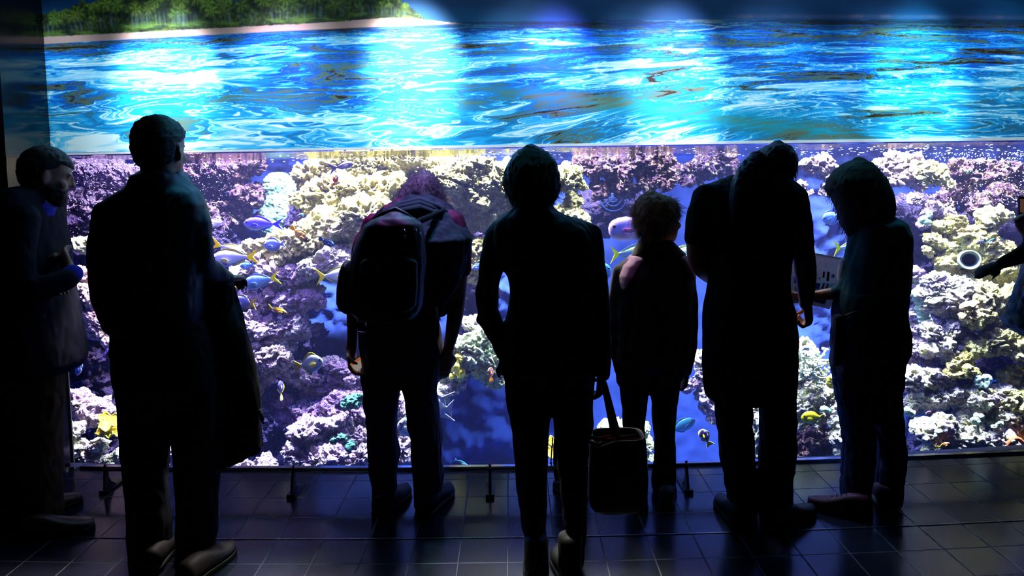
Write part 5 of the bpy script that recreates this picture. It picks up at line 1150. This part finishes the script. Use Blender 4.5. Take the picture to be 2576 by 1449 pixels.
b = MB(); b.add(*rows([(373, 1316, 1356, .05), (381, 1300, 1374, .08), (394, 1288, 1388, .10), (410, 1277, 1398, .115), (435, 1268, 1407, .12), (460, 1266, 1409, .12), (487, 1272, 1405, .11), (505, 1283, 1398, .10), (520, 1292, 1391, .08)], Y + .01, .1)); hm = remesh('hair', b, .007, m_hd, p, .010, wscale=(40, 40, 16), seed=13)
strands('loose_hair', hm, 1500, .035, m_hd, hm, .75, .35, .35, .0009, 13)
for hl, te in (((1352, 1500), (1347, 1408)), ((1445, 1495), (1404, 1392))): shoe(p, hl, te, m_rub, m_rub, w=.050, boot=.10)
o = thing('tote_bag', at(1550, 1190, Y), 'dark studded tote bag hanging from the hand of the person in the dark jacket', 'bag')
m_tote = mat('dark leather', '120e10', '181214', .5, 60, spec=.4); m_lin = mat('brown lining leather', '6a4234', '7a4c3c', .5, 50)
def bagrow(y, l_, r_, t): return (y, l_, r_, t)
ot = [(1092, 1486, 1622, .075), (1110, 1481, 1625, .08), (1198, 1478, 1630, .085), (1240, 1478, 1628, .085), (1264, 1480, 1620, .08), (1277, 1490, 1606, .06)]
R = []
for s_ in ot[::-1] + [(1092, 1491, 1617, .068), (1130, 1489, 1618, .068)]:
    c = at((s_[1] + s_[2]) / 2, s_[0], Y + .02); hw = (s_[2] - s_[1]) / 2 * mpp(Y); a = np.linspace(0, 2 * math.pi, 40, endpoint=False); k = (np.abs(np.cos(a)) ** 4 + np.abs(np.sin(a)) ** 4) ** -.25
    dip = (.022 * np.exp(-((np.cos(a) + .75) / .35) ** 2) * (np.sin(a) < .2)) if s_[0] <= 1130 else 0 * a
    R.append(np.stack([c[0] + hw * k * np.cos(a), c[1] + s_[3] * k * np.sin(a), c[2] - dip], 1))
V, F = loft(R, False); F = F + [tuple(range(40))[::-1]]; obj('bag_body', V, F, m_tote, o)
cin = at(1553, 1128, Y + .02); obj('lining', loft([np.stack([cin[0] + .098 * np.cos(a), cin[1] + .06 * np.sin(a), 0 * a + cin[2] + .035], 1), np.stack([cin[0] + .096 * np.cos(a), cin[1] + .058 * np.sin(a), 0 * a + cin[2]], 1)], False)[0], grid_faces(2, 40, True) + [tuple(range(40, 80))], m_lin, o)
def band(pts_, w_, name, m):
    V = []
    for c in pts_: V += [c + [0, -.003, -w_], c + [0, -.003, w_], c + [0, .003, w_], c + [0, .003, -w_]]
    return obj(name, V, grid_faces(len(pts_), 4, True) + [(3, 2, 1, 0), tuple(4 * (len(pts_) - 1) + j for j in range(4))], m, o)
yf = Y - .066
for ln in ([(1482, 1101), (1505, 1103), (1527, 1108)], [(1483, 1113), (1500, 1117), (1507, 1119), (1520, 1111), (1536, 1106)], [(1550, 1102), (1580, 1099), (1606, 1096)]):
    P = [at(x, y, yf) for x, y in ln]; band(P, .006, 'trim_band', m_lin); mb = MB()
    P = np.array(P); d_ = np.concatenate([[0], np.cumsum(np.linalg.norm(np.diff(P, axis=0), axis=1))])
    for t in np.arange(0, d_[-1], .0085): mb.add(*ball([np.interp(t, d_, P[:, i]) - (.004 if i == 1 else 0) for i in range(3)], .0022, 4, 6))
    st = mb.build('studs', mat('bright stud metal', 'd8c8a0', 'c8b890', .25, 30, metal=1), o); st['kind'] = 'stuff'
for x1, yy in ((1545, Y - .05), (1556, Y + .06)):
    P = [at(1519 + (x1 - 1519) * t, 962 + 136 * t, Y - .01 + (yy - Y) * t) for t in np.linspace(0, 1, 8)]; V = []
    for c in P: V += [c + [-.012, -.003, 0], c + [.012, -.003, 0], c + [.012, .003, 0], c + [-.012, .003, 0]]
    obj('strap', V, grid_faces(8, 4, True) + [(3, 2, 1, 0), (28, 29, 30, 31)], m_tote, o)
# 5 --- boy
Y = 3.42
p = person(1650, 1255, Y, 'boy with tousled fair hair in a dark fleece jacket looking to the right')
jk5 = [(612, 1602, 1698, .06), (627, 1594, 1712, .07), (645, 1586, 1728, .08), (658, 1562, 1738, .09), (684, 1548, 1744), (720, 1548, 1744), (780, 1547, 1741), (850, 1544, 1741), (910, 1542, 1736), (945, 1548, 1724), (957, 1558, 1714)]
a5L = [(1562, 680, 21), (1550, 740, 20), (1547, 810, 20), (1549, 880, 17), (1557, 932, 13)]; a5R = [(1730, 688, 19), (1738, 760, 19), (1739, 830, 18), (1735, 900, 16), (1727, 938, 12)]
hip5 = [(925, 1554, 1716), (950, 1558, 1710, .09), (975, 1568, 1702, .07)]
l5 = [(930, 1556, 1634), (980, 1558, 1632), (1031, 1564, 1627), (1081, 1567, 1621), (1140, 1572, 1618), (1200, 1578, 1619), (1242, 1580, 1622)]
r5 = [(930, 1634, 1713), (980, 1637, 1710), (1014, 1639, 1705), (1058, 1642, 1697), (1115, 1647, 1698), (1165, 1644, 1700), (1200, 1641, 1700), (1222, 1640, 1698), (1245, 1648, 1698)]
hb = np.array(at(1664, 551, Y)); HR = head_rot(60, 2, 0); HS = .98
b = MB(); b.add(*rows(jk5, Y, .095, shrink=.82)); b.add(*limb(a5L, Y, shrink=.75)); b.add(*limb(a5R, Y, shrink=.75)); b.add(*rows(hip5, Y, .1, shrink=.82)); b.add(*rows(l5, Y, .065, shrink=.82)); b.add(*rows(r5, Y, .065, shrink=.82))
head(b, hb, HS, HR, at(1650, 640, Y), .046); hand(b, at(1557, 930, Y), (.0, .05, -.1), (1, 0, 0), -1, .8); hand(b, at(1727, 936, Y), (.0, .05, -.1), (-1, 0, 0), 1, .8)
remesh('body', b, .0065, m_skin, p, smooth=2)
m_fl = cloth('dark fleece', '141018', '100c14', .9, sheen=.2); m_yoke = cloth('mauve yoke fabric', '8a5c78', '7c5270', .8, sheen=.2)
b = MB(); b.add(*rows(jk5, Y, .11)); b.add(*limb(a5L, Y)); b.add(*limb(a5R, Y)); j_ = remesh('jacket', b, .008, m_fl, p, .007, seed=14)
b = MB(); b.add(*rows([(608, 1604, 1694, .062), (622, 1596, 1708, .074), (640, 1588, 1726, .085), (648, 1592, 1722, .085)], Y, .08)); remesh('collar', b, .006, m_fl, j_, .003)
for sp in ([(650, 1580, 1622, .088), (664, 1563, 1614, .102), (690, 1552, 1601, .114), (706, 1552, 1590, .114), (722, 1556, 1578, .112)], [(648, 1700, 1724, .086), (664, 1704, 1737, .10), (682, 1712, 1743, .112), (696, 1722, 1744, .112)]):
    b = MB(); b.add(*rows(sp, Y, .11)); yk = remesh('shoulder_yoke', b, .0055, m_yoke, j_, .003); yk['label'] = 'mauve shoulder yoke'
obj('hem_label', [at(x, y, Y - .122) for x, y in ((1632, 929), (1664, 928), (1665, 941), (1633, 942))] + [at(x, y, Y - .10) for x, y in ((1632, 929), (1664, 928), (1665, 941), (1633, 942))], [(0, 3, 2, 1), (4, 5, 6, 7), (0, 1, 5, 4), (1, 2, 6, 5), (2, 3, 7, 6), (3, 0, 4, 7)], m_blue, j_, smooth=False)
b = MB(); b.add(*rows(hip5, Y, .11)); b.add(*rows(l5, Y, .075)); b.add(*rows(r5, Y, .075)); remesh('trousers', b, .008, m_char, p, .010, seed=15)
m_fair = mat('fair brown hair', '8a7250', '6e5638', .5, 200, spec=.4, bump=.6, bscale=500)
b = MB(); b.add(*rows([(487, 1622, 1654, .04), (494, 1608, 1680, .07), (506, 1600, 1700, .09), (522, 1594, 1707, .10), (540, 1591, 1706, .10), (556, 1594, 1692, .098), (576, 1601, 1674, .09), (592, 1612, 1660, .075), (602, 1622, 1652, .06)], Y - .015, .09)); hm = remesh('hair', b, .0065, m_fair, p, .012, wscale=(44, 44, 18), seed=16)
strands('loose_hair', hm, 3200, .055, m_fair, hm, .8, .42, .38, .0010, 16)
for hl, te in (((1608, 1272), (1596, 1232)), ((1676, 1272), (1682, 1226))): shoe(p, hl, te, m_bsh, m_rub, w=.042, top=.07, length=.24)
# 6 --- bowed woman in tunic
Y = 3.13
p = person(1900, 1320, Y, 'long haired woman in a black short sleeved tunic, head bowed, fist hanging at her side')
tu = [(450, 1810, 1985, .09, .05), (466, 1766, 2006, .11, .04), (481, 1754, 2020, .12, .02), (505, 1750, 2024), (540, 1756, 2024), (580, 1764, 2012), (625, 1774, 2000), (665, 1780, 1988), (700, 1782, 1986), (740, 1775, 1989), (791, 1767, 2002), (847, 1766, 2008), (914, 1764, 2007), (964, 1768, 2004), (992, 1771, 2002), (1004, 1786, 2001)]
a6L = [(1780, 498, 23), (1760, 545, 26), (1752, 600, 26), (1752, 645, 26, .01), (1762, 672, 24, .06), (1788, 700, 17, .18), (1815, 710, 13, .26)]
a6R = [(2000, 500, 23), (2011, 555, 25), (2019, 612, 26), (2025, 664, 28), (2028, 700, 26), (2029, 738, 20), (2027, 768, 16)]
l6 = [(985, 1794, 1891), (1058, 1803, 1889), (1098, 1808, 1893), (1148, 1814, 1898), (1198, 1822, 1902), (1249, 1829, 1905), (1290, 1832, 1901), (1336, 1834, 1900)]
r6 = [(985, 1906, 1998), (1048, 1913, 2001), (1108, 1914, 2000), (1165, 1909, 1999), (1205, 1908, 1990), (1242, 1908, 1990), (1299, 1910, 1994), (1338, 1910, 1990)]
hip6 = [(900, 1782, 2000), (960, 1788, 1998), (1000, 1793, 1997)]
hb = np.array(at(1947, 428, Y + .15)); HR = head_rot(12, 30, 8); HS = 1.0
b = MB(); b.add(*rows(tu, Y, .11, shrink=.82)); b.add(*limb(a6L, Y)); b.add(*limb(a6R, Y)); b.add(*rows(hip6, Y, .12, shrink=.82)); b.add(*rows(l6, Y, .08, shrink=.82)); b.add(*rows(r6, Y, .08, shrink=.82))
head(b, hb, HS, HR, at(1925, 500, Y + .03), .052); hand(b, at(2030, 758, Y), at(2036, 808, Y + .01) - at(2030, 758, Y), (-.8, .5, 0), 1, 1.12, (1.15, 1.2, 1.2, 1.2), 1.1); hand(b, at(1812, 709, Y + .25), np.array([.15, .1, .02]), (0, 1, -.3), -1, .95)
remesh('body', b, .0065, m_skin, p, smooth=2)
b = MB(); b.add(*rows(tu, Y, .12)); b.add(*limb([(1778, 488, 33), (1757, 545, 34), (1751, 604, 29)], Y)); b.add(*limb([(1998, 492, 33), (2011, 555, 33), (2019, 618, 29)], Y)); remesh('tunic', b, .009, m_blackw, p, .010, seed=17)
b = MB(); b.add(*rows(hip6, Y, .125)); b.add(*rows(l6, Y, .095)); b.add(*rows(r6, Y, .095)); t_ = remesh('trousers', b, .009, m_char, p, .012, seed=18)
MB().tube([at(1999, 1162, Y - .02), at(2001, 1174, Y - .02), at(1998, 1186, Y - .02)], .0035, 6).add(*ball(at(1997, 1189, Y - .02), .009, 6, 8)).build('drawcord', m_iron, t_)
m_lh = mat('long dark hair', '1a1c22', '26282e', .5, 200, spec=.45, bump=.6, bscale=500)
b = MB(); b.add(*rows([(361, 1942, 1970, .04), (368, 1925, 1984, .07), (378, 1914, 1993, .09), (392, 1903, 2000, .105), (408, 1894, 2002, .11), (425, 1884, 2000, .11), (442, 1880, 1995, .10), (460, 1878, 1985, .09), (490, 1875, 1955, .07), (520, 1868, 1930, .05)], Y + .12, .1)); b.add(*limb([(1905, 400, 22, .06), (1878, 430, 24, -.02), (1860, 470, 22, -.10), (1850, 510, 16, -.13), (1846, 545, 6, -.13)], Y)); hm = remesh('hair', b, .007, m_lh, p, .010, wscale=(40, 40, 10), seed=19)
m_lhs = mat('pale hair ends', '6a6c72', '54565c', .5, 200, spec=.4); strands('loose_hair', hm, 1800, .06, m_lhs, hm, .95, .35, .28, .0008, 19)
shoe(p, (1868, 1342), (1810, 1262), m_bsh, m_rub, w=.047, length=.27); shoe(p, (1950, 1342), (2042, 1290), m_bsh, m_rub, w=.047, length=.27)
# 7 --- woman with leaflet
Y = 3.27
p = person(2170, 1290, Y, 'woman with a dark bob haircut in teal cardigan and faded jeans reading a leaflet')
ca = [(548, 2158, 2246, .10, .03), (562, 2150, 2274, .12), (590, 2142, 2286), (628, 2136, 2287), (670, 2124, 2284), (711, 2116, 2282), (745, 2106, 2279), (764, 2101, 2278), (792, 2098, 2274)]
a7L = [(2170, 592, 28), (2156, 650, 29), (2146, 700, 29), (2132, 730, 24, .02), (2098, 738, 17, .02)]; a7R = [(2262, 585, 25), (2274, 640, 22), (2274, 700, 20), (2273, 738, 18)]
hip7 = [(765, 2100, 2276), (796, 2097, 2276), (840, 2093, 2285), (881, 2092, 2286), (914, 2092, 2274), (950, 2096, 2268, .12), (985, 2104, 2262, .11), (1015, 2112, 2258, .09), (1038, 2124, 2250, .07)]
l7 = [(930, 2094, 2186), (985, 2102, 2190), (1035, 2113, 2191), (1064, 2118, 2192), (1115, 2124, 2196), (1165, 2123, 2195), (1198, 2122, 2191), (1240, 2120, 2184), (1272, 2122, 2182)]
r7 = [(930, 2178, 2270), (985, 2186, 2263), (1035, 2193, 2265), (1081, 2204, 2268), (1115, 2211, 2270), (1165, 2214, 2270), (1200, 2208, 2266), (1232, 2205, 2264), (1260, 2212, 2257)]
hb = np.array(at(2160, 480, Y + .04)); HR = head_rot(-58, 34, 0); HS = .98
b = MB(); b.add(*rows(ca, Y, .12, shrink=.82)); b.add(*limb(a7L, Y, shrink=.78)); b.add(*limb(a7R, Y, shrink=.78)); b.add(*limb([(2100, 738, 16, .02), (2072, 741, 14, .03), (2046, 744, 11, .04)], Y)); b.add(*limb([(2273, 735, 15, 0), (2200, 745, 14, .2), (2120, 750, 12, .22), (2060, 752, 11, .16)], Y))
b.add(*rows(hip7, Y, .12, shrink=.82)); b.add(*rows(l7, Y, .08, shrink=.82)); b.add(*rows(r7, Y, .08, shrink=.82)); head(b, hb, HS, HR, at(2205, 560, Y), .05)
hand(b, at(2048, 744, Y + .04), at(2000, 750, Y + .05) - at(2048, 744, Y + .04), (0, .6, .6), 1, .95, (.35, .4, .45, .5), .6); hand(b, at(2062, 752, Y + .16), np.array([-.2, -.02, .02]), (0, -.5, .7), -1, .95, (.4, .45, .5, .5))
remesh('body', b, .0065, m_skin, p, smooth=2)
m_card = cloth('teal cardigan knit', '1f5866', '1a4c5a', .9, sheen=.15); b = MB(); b.add(*rows(ca[:7] + [(748, 2112, 2280)], Y, .125)); b.add(*limb(a7L, Y)); b.add(*limb(a7R, Y)); remesh('cardigan', b, .008, m_card, p, .009, seed=20)
m_grt = cloth('white grey top', 'c8c8d8', 'b4b4c8'); b = MB(); b.add(*rows([(732, 2110, 2278), (750, 2104, 2280), (766, 2100, 2278), (790, 2096, 2276), (801, 2097, 2275)], Y, .137)); remesh('top', b, .008, cloth('dark teal jersey', '163c46', '12323c'), p, .008)
b = MB(); b.add(*limb([(2124, 655, 9, .02), (2116, 685, 10, .03), (2115, 710, 8, .03)], Y, ratio=1.6)); remesh('blouse_edge', b, .005, m_grt, p, .002)
m_den = cloth('faded blue denim', '4a5470', '3c4660', .9); b = MB(); b.add(*rows(hip7, Y, .13)); b.add(*rows(l7, Y, .09)); b.add(*rows(r7, Y, .09)); remesh('jeans', b, .008, m_den, p, .013, wscale=(16, 16, 12), seed=21)
m_bob = mat('dark brown bob', '100b0c', '1a1114', .7, 200, spec=.5, bump=.5, bscale=500)
b = MB(); b.add(*rows([(401, 2150, 2172, .04), (409, 2133, 2187, .07), (424, 2107, 2202, .10), (450, 2086, 2222, .115), (475, 2080, 2235, .12), (499, 2098, 2243, .12), (524, 2109, 2246, .11), (540, 2112, 2245, .10), (558, 2116, 2234, .09), (574, 2122, 2200, .06), (592, 2130, 2148, .02)], Y + .02, .1)); hm = remesh('hair', b, .007, m_bob, p, .008, wscale=(40, 40, 10), seed=22)
strands('loose_hair', hm, 1500, .055, m_bob, hm, 1.0, .3, .2, .0009, 22)
m_red = mat('red leather trainer', '70222c', '621c25', .5, 40, spec=.4); m_lace = cloth('dark red lace', '4a1018'); m_cream = mat('cream sole edge', 'b0a078', 'a09068', .6, 40)
shoe(p, (2132, 1292), (2033, 1272), m_red, m_rub, w=.045, length=.27, laces=m_lace); shoe(p, (2236, 1290), (2190, 1222), m_red, m_cream, w=.045, length=.27, laces=m_lace)
o = thing('waist_bag', at(2112, 850, Y - .12), 'small dark pouch hanging at the hip of the woman in the teal cardigan', 'bag')
b = MB(); b.add(*rows([(795, 2098, 2122), (820, 2096, 2128), (860, 2098, 2130), (895, 2097, 2120), (915, 2096, 2108)], Y - .10, .03)); remesh('pouch', b, .005, m_navy, o, .003); MB().tube([at(2112, 800, Y - .10), at(2150, 785, Y - .135), at(2200, 790, Y - .145)], .005, 6).build('pouch_strap', m_iron, o)
# leaflet
YL = 3.38; o = thing('leaflet', at(2060, 700, YL), 'open folded leaflet with printed pictures held by the woman in the teal cardigan', 'leaflet')
m_pap = mat('white printed paper', 'd8d0d8', 'ccc4cc', .55, 20)
thin(m_pap)
def sheet(name, q, m, th=.0016, par=o):
    q = np.array(q); n_ = np.cross(q[1] - q[0], q[3] - q[0]); n_ /= np.linalg.norm(n_); n_ = n_ if n_[1] < 0 else -n_
    V = np.concatenate([q + n_ * th / 2, q - n_ * th / 2]); return obj(name, V, [(0, 1, 2, 3), (7, 6, 5, 4), (0, 4, 5, 1), (1, 5, 6, 2), (2, 6, 7, 3), (3, 7, 4, 0)], m, par, smooth=False), q, n_
up, qu, nu_ = sheet('upper_page', [at(1988, 627, YL + .05), at(2124, 651, YL + .06), at(2115, 716, YL + .03), at(1986, 694, YL + .02)], m_pap)
lo_, ql, nl_ = sheet('lower_page', [at(1986, 694, YL + .02), at(2115, 716, YL + .03), at(2087, 778, YL - .06), at(1982, 752, YL - .07)], m_pap)
MB().tube([at(1988, 627, YL + .05), at(2124, 651, YL + .06)], .0035, 8).build('page_fold', m_pap, o)
def pic(q, n_, u0, v0, u1, v1, col, par, nm='picture'):
    f = lambda u, v: (q[0] * (1 - u) + q[1] * u) * (1 - v) + (q[3] * (1 - u) + q[2] * u) * v + n_ * .0016
    return obj(nm, [f(u0, v0), f(u1, v0), f(u1, v1), f(u0, v1)], [(0, 1, 2, 3)], thin(mat('print ' + col, col, col, .5, 30)), par, smooth=False)
for a_ in ((.63, .62, .67, .86, '7a2436'), (.71, .60, .76, .95, '20181e'), (.80, .66, .86, .80, '9a92a0'), (.90, .64, .915, .9, 'b0a6b0'), (.55, .85, .60, .95, 'b0a4ac')): pic(qu, nu_, *a_, up)
for a_ in ((.10, .02, .40, .28, '8a2038'), (.42, .10, .62, .42, '242a90'), (.66, .06, .70, .50, '4a2a38'), (.74, .06, .78, .55, '3a3a70'), (.82, .1, .95, .4, 'c8c0cc'), (.12, .4, .35, .6, 'b89a60'), (.5, .62, .85, .86, '2a2040'), (.3, .70, .46, .9, '5a3a80')): pic(ql, nl_, *a_, lo_)
# 8 --- person at the right edge
Y = 3.05
p = person(2660, 1330, Y, 'person at the right edge in a patterned top, one arm pointing at the tank')
t8 = [(540, 2630, 2700, .08), (560, 2606, 2730, .1), (600, 2596, 2742), (650, 2592, 2742), (690, 2580, 2742), (721, 2566, 2748), (776, 2548, 2756), (806, 2532, 2762), (824, 2546, 2762), (848, 2580, 2762)]
a8 = [(2622, 590, 28), (2600, 628, 25, -.03), (2570, 642, 23, -.05), (2535, 655, 18, -.04), (2514, 665, 13, -.03)]; a8b = [(2720, 590, 28), (2700, 660, 24, .1), (2630, 640, 20, .2), (2584, 590, 14, .22)]
hip8 = [(800, 2600, 2745), (880, 2600, 2745), (960, 2604, 2740)]; l8 = [(940, 2603, 2668), (1100, 2612, 2662), (1290, 2620, 2656)]; r8 = [(940, 2676, 2740), (1100, 2680, 2732), (1290, 2684, 2722)]
hb = np.array(at(2668, 455, Y)); HR = head_rot(-30, 4, 0)
b = MB(); b.add(*rows(t8, Y, .11, shrink=.8)); b.add(*limb(a8, Y, shrink=.8)); b.add(*limb(a8b, Y, shrink=.8)); b.add(*rows(hip8, Y, .12, shrink=.85)); b.add(*rows(l8, Y, .08, shrink=.85)); b.add(*rows(r8, Y, .08, shrink=.85)); head(b, hb, .98, HR, at(2668, 560, Y), .05)
hand(b, at(2516, 664, Y - .03), at(2487, 676, Y - .02) - at(2516, 664, Y - .03), (0, .5, -.8), 1, .72, (.1, .12, .18, .25), .4); hand(b, at(2584, 588, Y + .22), at(2570, 545, Y + .21) - at(2584, 588, Y + .22), (-.3, -.9, 0), 1, .9, (.5, .55, .6, .65), .9)
remesh('body', b, .007, m_skin, p, smooth=2)
def patt():
    m, nt, b_, out = _nt('patterned blouse'); N = nt.nodes; tc = N.new('ShaderNodeTexCoord'); v = N.new('ShaderNodeTexVoronoi'); v.inputs['Scale'].default_value = 24; nt.links.new(tc.outputs['Object'], v.inputs['Vector'])
    cr = N.new('ShaderNodeValToRGB'); el = cr.color_ramp.elements; el[0].color = lin('1a2430'); el[1].color = lin('3a8a7a'); e = el.new(.5); e.color = lin('c8c0b0'); e = el.new(.7); e.color = lin('205a70')
    nt.links.new(v.outputs['Color'], cr.inputs[0]); nt.links.new(cr.outputs[0], b_.inputs['Base Color']); b_.inputs['Roughness'].default_value = .85; return m
b = MB(); b.add(*rows(t8, Y, .125)); remesh('patterned_top', b, .009, patt(), p, .014, wscale=(18, 18, 4), seed=23)
b = MB(); b.add(*limb(a8, Y)); b.add(*limb(a8b, Y)); b.add(*rows(t8[:4], Y, .13)); remesh('jacket', b, .008, m_blackw, p, .008, seed=24)
b = MB(); b.add(*rows(hip8, Y, .13)); b.add(*rows(l8, Y, .09)); b.add(*rows(r8, Y, .09)); remesh('trousers', b, .009, m_char, p, .01)
hair_cap('hair', hb, .98, HR, .02, m_hairb, p, short_line, 9); shoe(p, (2636, 1345), (2626, 1280), m_bsh, m_rub, length=.27); shoe(p, (2702, 1345), (2700, 1280), m_bsh, m_rub, length=.27)
o = thing('phone', at(2572, 522, Y + .2), 'dark phone held up at the right edge of the picture', 'phone')
sheet('phone_case', [at(2562, 494, Y + .20), at(2592, 496, Y + .20), at(2590, 552, Y + .20), at(2561, 549, Y + .20)], m_iron, .009, o); sheet('screen', [at(2566, 500, Y + .194), at(2588, 502, Y + .194), at(2587, 536, Y + .194), at(2566, 534, Y + .194)], mat('lit camera screen', '3a2820', '3a2820', .2, 60, emit='7a5848', estr=.35), .001, o)
# 9 --- small child hidden in front of the dark jacket
Y = 3.50
p = person(1440, 1240, Y, 'small child mostly hidden behind the legs of the person in navy jeans')
t9 = [(820, 1405, 1465, .05), (840, 1392, 1478, .08), (900, 1386, 1482), (1000, 1390, 1480), (1100, 1392, 1482), (1170, 1390, 1484), (1198, 1391, 1482), (1204, 1398, 1476)]
hb = np.array(at(1436, 780, Y)); HR = head_rot(0, 0, 0)
b = MB(); b.add(*rows(t9, Y, .09, shrink=.8)); b.add(*rows([(1180, 1402, 1432), (1225, 1404, 1430)], Y, .04)); b.add(*rows([(1180, 1446, 1474), (1225, 1448, 1472)], Y, .04)); head(b, hb, .86, HR, at(1436, 840, Y), .04)
hand(b, at(1396, 1010, Y), (0, .02, -.1), (1, 0, 0), -1, .7); hand(b, at(1476, 1010, Y), (0, .02, -.1), (-1, 0, 0), 1, .7); remesh('body', b, .007, m_skin, p, smooth=2)
b = MB(); b.add(*rows(t9, Y, .10)); remesh('coat', b, .008, m_blackw, p, .008); hair_cap('hair', hb, .86, HR, .016, m_hairb, p, short_line, 12)
MB().tube([at(1391, 1100, Y - .02), at(1388, 1130, Y - .02), at(1386, 1163, Y - .02)], .0035, 6).add(*ball(at(1386, 1166, Y - .02), .008, 6, 8)).build('drawcord', m_iron, p)
m_grsh = mat('grey canvas shoe', '3a3c3a', '444640', .6, 40); shoe(p, (1430, 1250), (1402, 1222), m_grsh, m_rubw, w=.040, top=.075, length=.17); shoe(p, (1462, 1250), (1470, 1222), m_grsh, m_rubw, w=.040, top=.075, length=.17)
# ---------------------------------------------------------------- lights of the place, and added fills
def mural_spot(px, py, pw, colr, ang, off=1.0, blend=.9, soft=.05, name='mural_spot'):
    t = at(px, py, 3.84); x = t[0]
    return light(name, 'SPOT', (x, gy(x) - off, ZC - .08), (x, gy(x), t[2]), pw, colr, angle=math.radians(ang), blend=blend, soft=soft)
for px, py, pw, colr, ang in ((430, 200, 620, (.80, .92, 1.0), 25), (720, 178, 200, (.80, .62, 1.0), 21), (1045, 188, 1500, (.92, 1.0, 1.0), 23), (1395, 165, 520, (.36, .28, 1.0), 18),
                              (1680, 195, 560, (.82, .80, 1.0), 23), (2300, 200, 430, (.30, .95, 1.0), 25)):
    mural_spot(px, py, pw, colr, ang)
for i in range(10):                                                    # even wash over the lower water
    px = 130 + i * 300
    mural_spot(px, 268, (105, 160, 180, 195, 180, 165, 145, 125, 110, 95)[i], (.62, .86, 1.0), 33, off=1.15, blend=.9, name='mural_wash')
light('mural_top', 'AREA', (.3, G0 - .5, ZC - .05), (.3, G0, 2.5), 9, (.6, .85, 1.0), 5.2, .06).data.spread = math.radians(80)
# lamps over the tank
for x, y, pw, colr in ((-2.2, 4.7, 150, (.92, .78, 1.0)), (-1.4, 4.65, 330, (1.0, .90, .96)), (-.65, 4.7, 360, (1.0, .95, .82)), (.1, 4.75, 310, (1.0, .96, .82)), (1.1, 5.2, 40, (.45, .60, 1.0)), (1.75, 4.55, 240, (1.0, .96, .92)),
                       (2.45, 4.55, 290, (1.0, .96, .84)), (3.3, 4.55, 250, (1.0, .97, .86))):
    light('tank_lamp', 'AREA', (x, y, 2.95), (x, y + .10, 0), pw, colr, .5, .4).data.spread = math.radians(104)
for x, pw, colr in ((-1.9, 26, (.46, .30, 1.0)), (-.6, 15, (.36, .28, 1.0)), (.9, 15, (.10, .32, 1.0)), (2.2, 26, (.26, .26, 1.0)), (3.4, 26, (.26, .26, 1.0))):  # added blue violet fills for scattered water light, not real tubes
    light('water_fill', 'AREA', (x, gy(x) + .16, 1.9), (x, 5.6, .2), pw, colr, 1.2, .12)
light('deep_water_fill', 'AREA', (1.15, 5.0, 2.05), (1.15, 6.1, .5), 26, (.10, .34, 1.0), 1.3, .15)  # added fill that brightens the open blue water

# added coloured spots giving the visitors a rim of mural spill light
for px, py, Y_, pw, colr, ang, *dy in ((1010, 470, 3.25, 190, (.62, .25, 1.0), 22), (1562, 700, 3.34, 40, (.78, .50, 1.0), 8, -.25), (505, 540, 2.95, 130, (.10, .75, 1.0), 18), (1062, 520, 3.2, 130, (.10, .85, 1.0), 16), (2200, 560, 3.25, 26, (.10, .80, 1.0), 20), (1330, 420, 2.75, 20, (.10, .8, 1.0), 20)):
    t = at(px, py, Y_); light('rim_fill_spot', 'SPOT', (t[0] + .05, Y_ + (dy[0] if dy else .2), ZC - .06), tuple(t), pw, colr, angle=math.radians(ang), blend=.8, soft=.03)
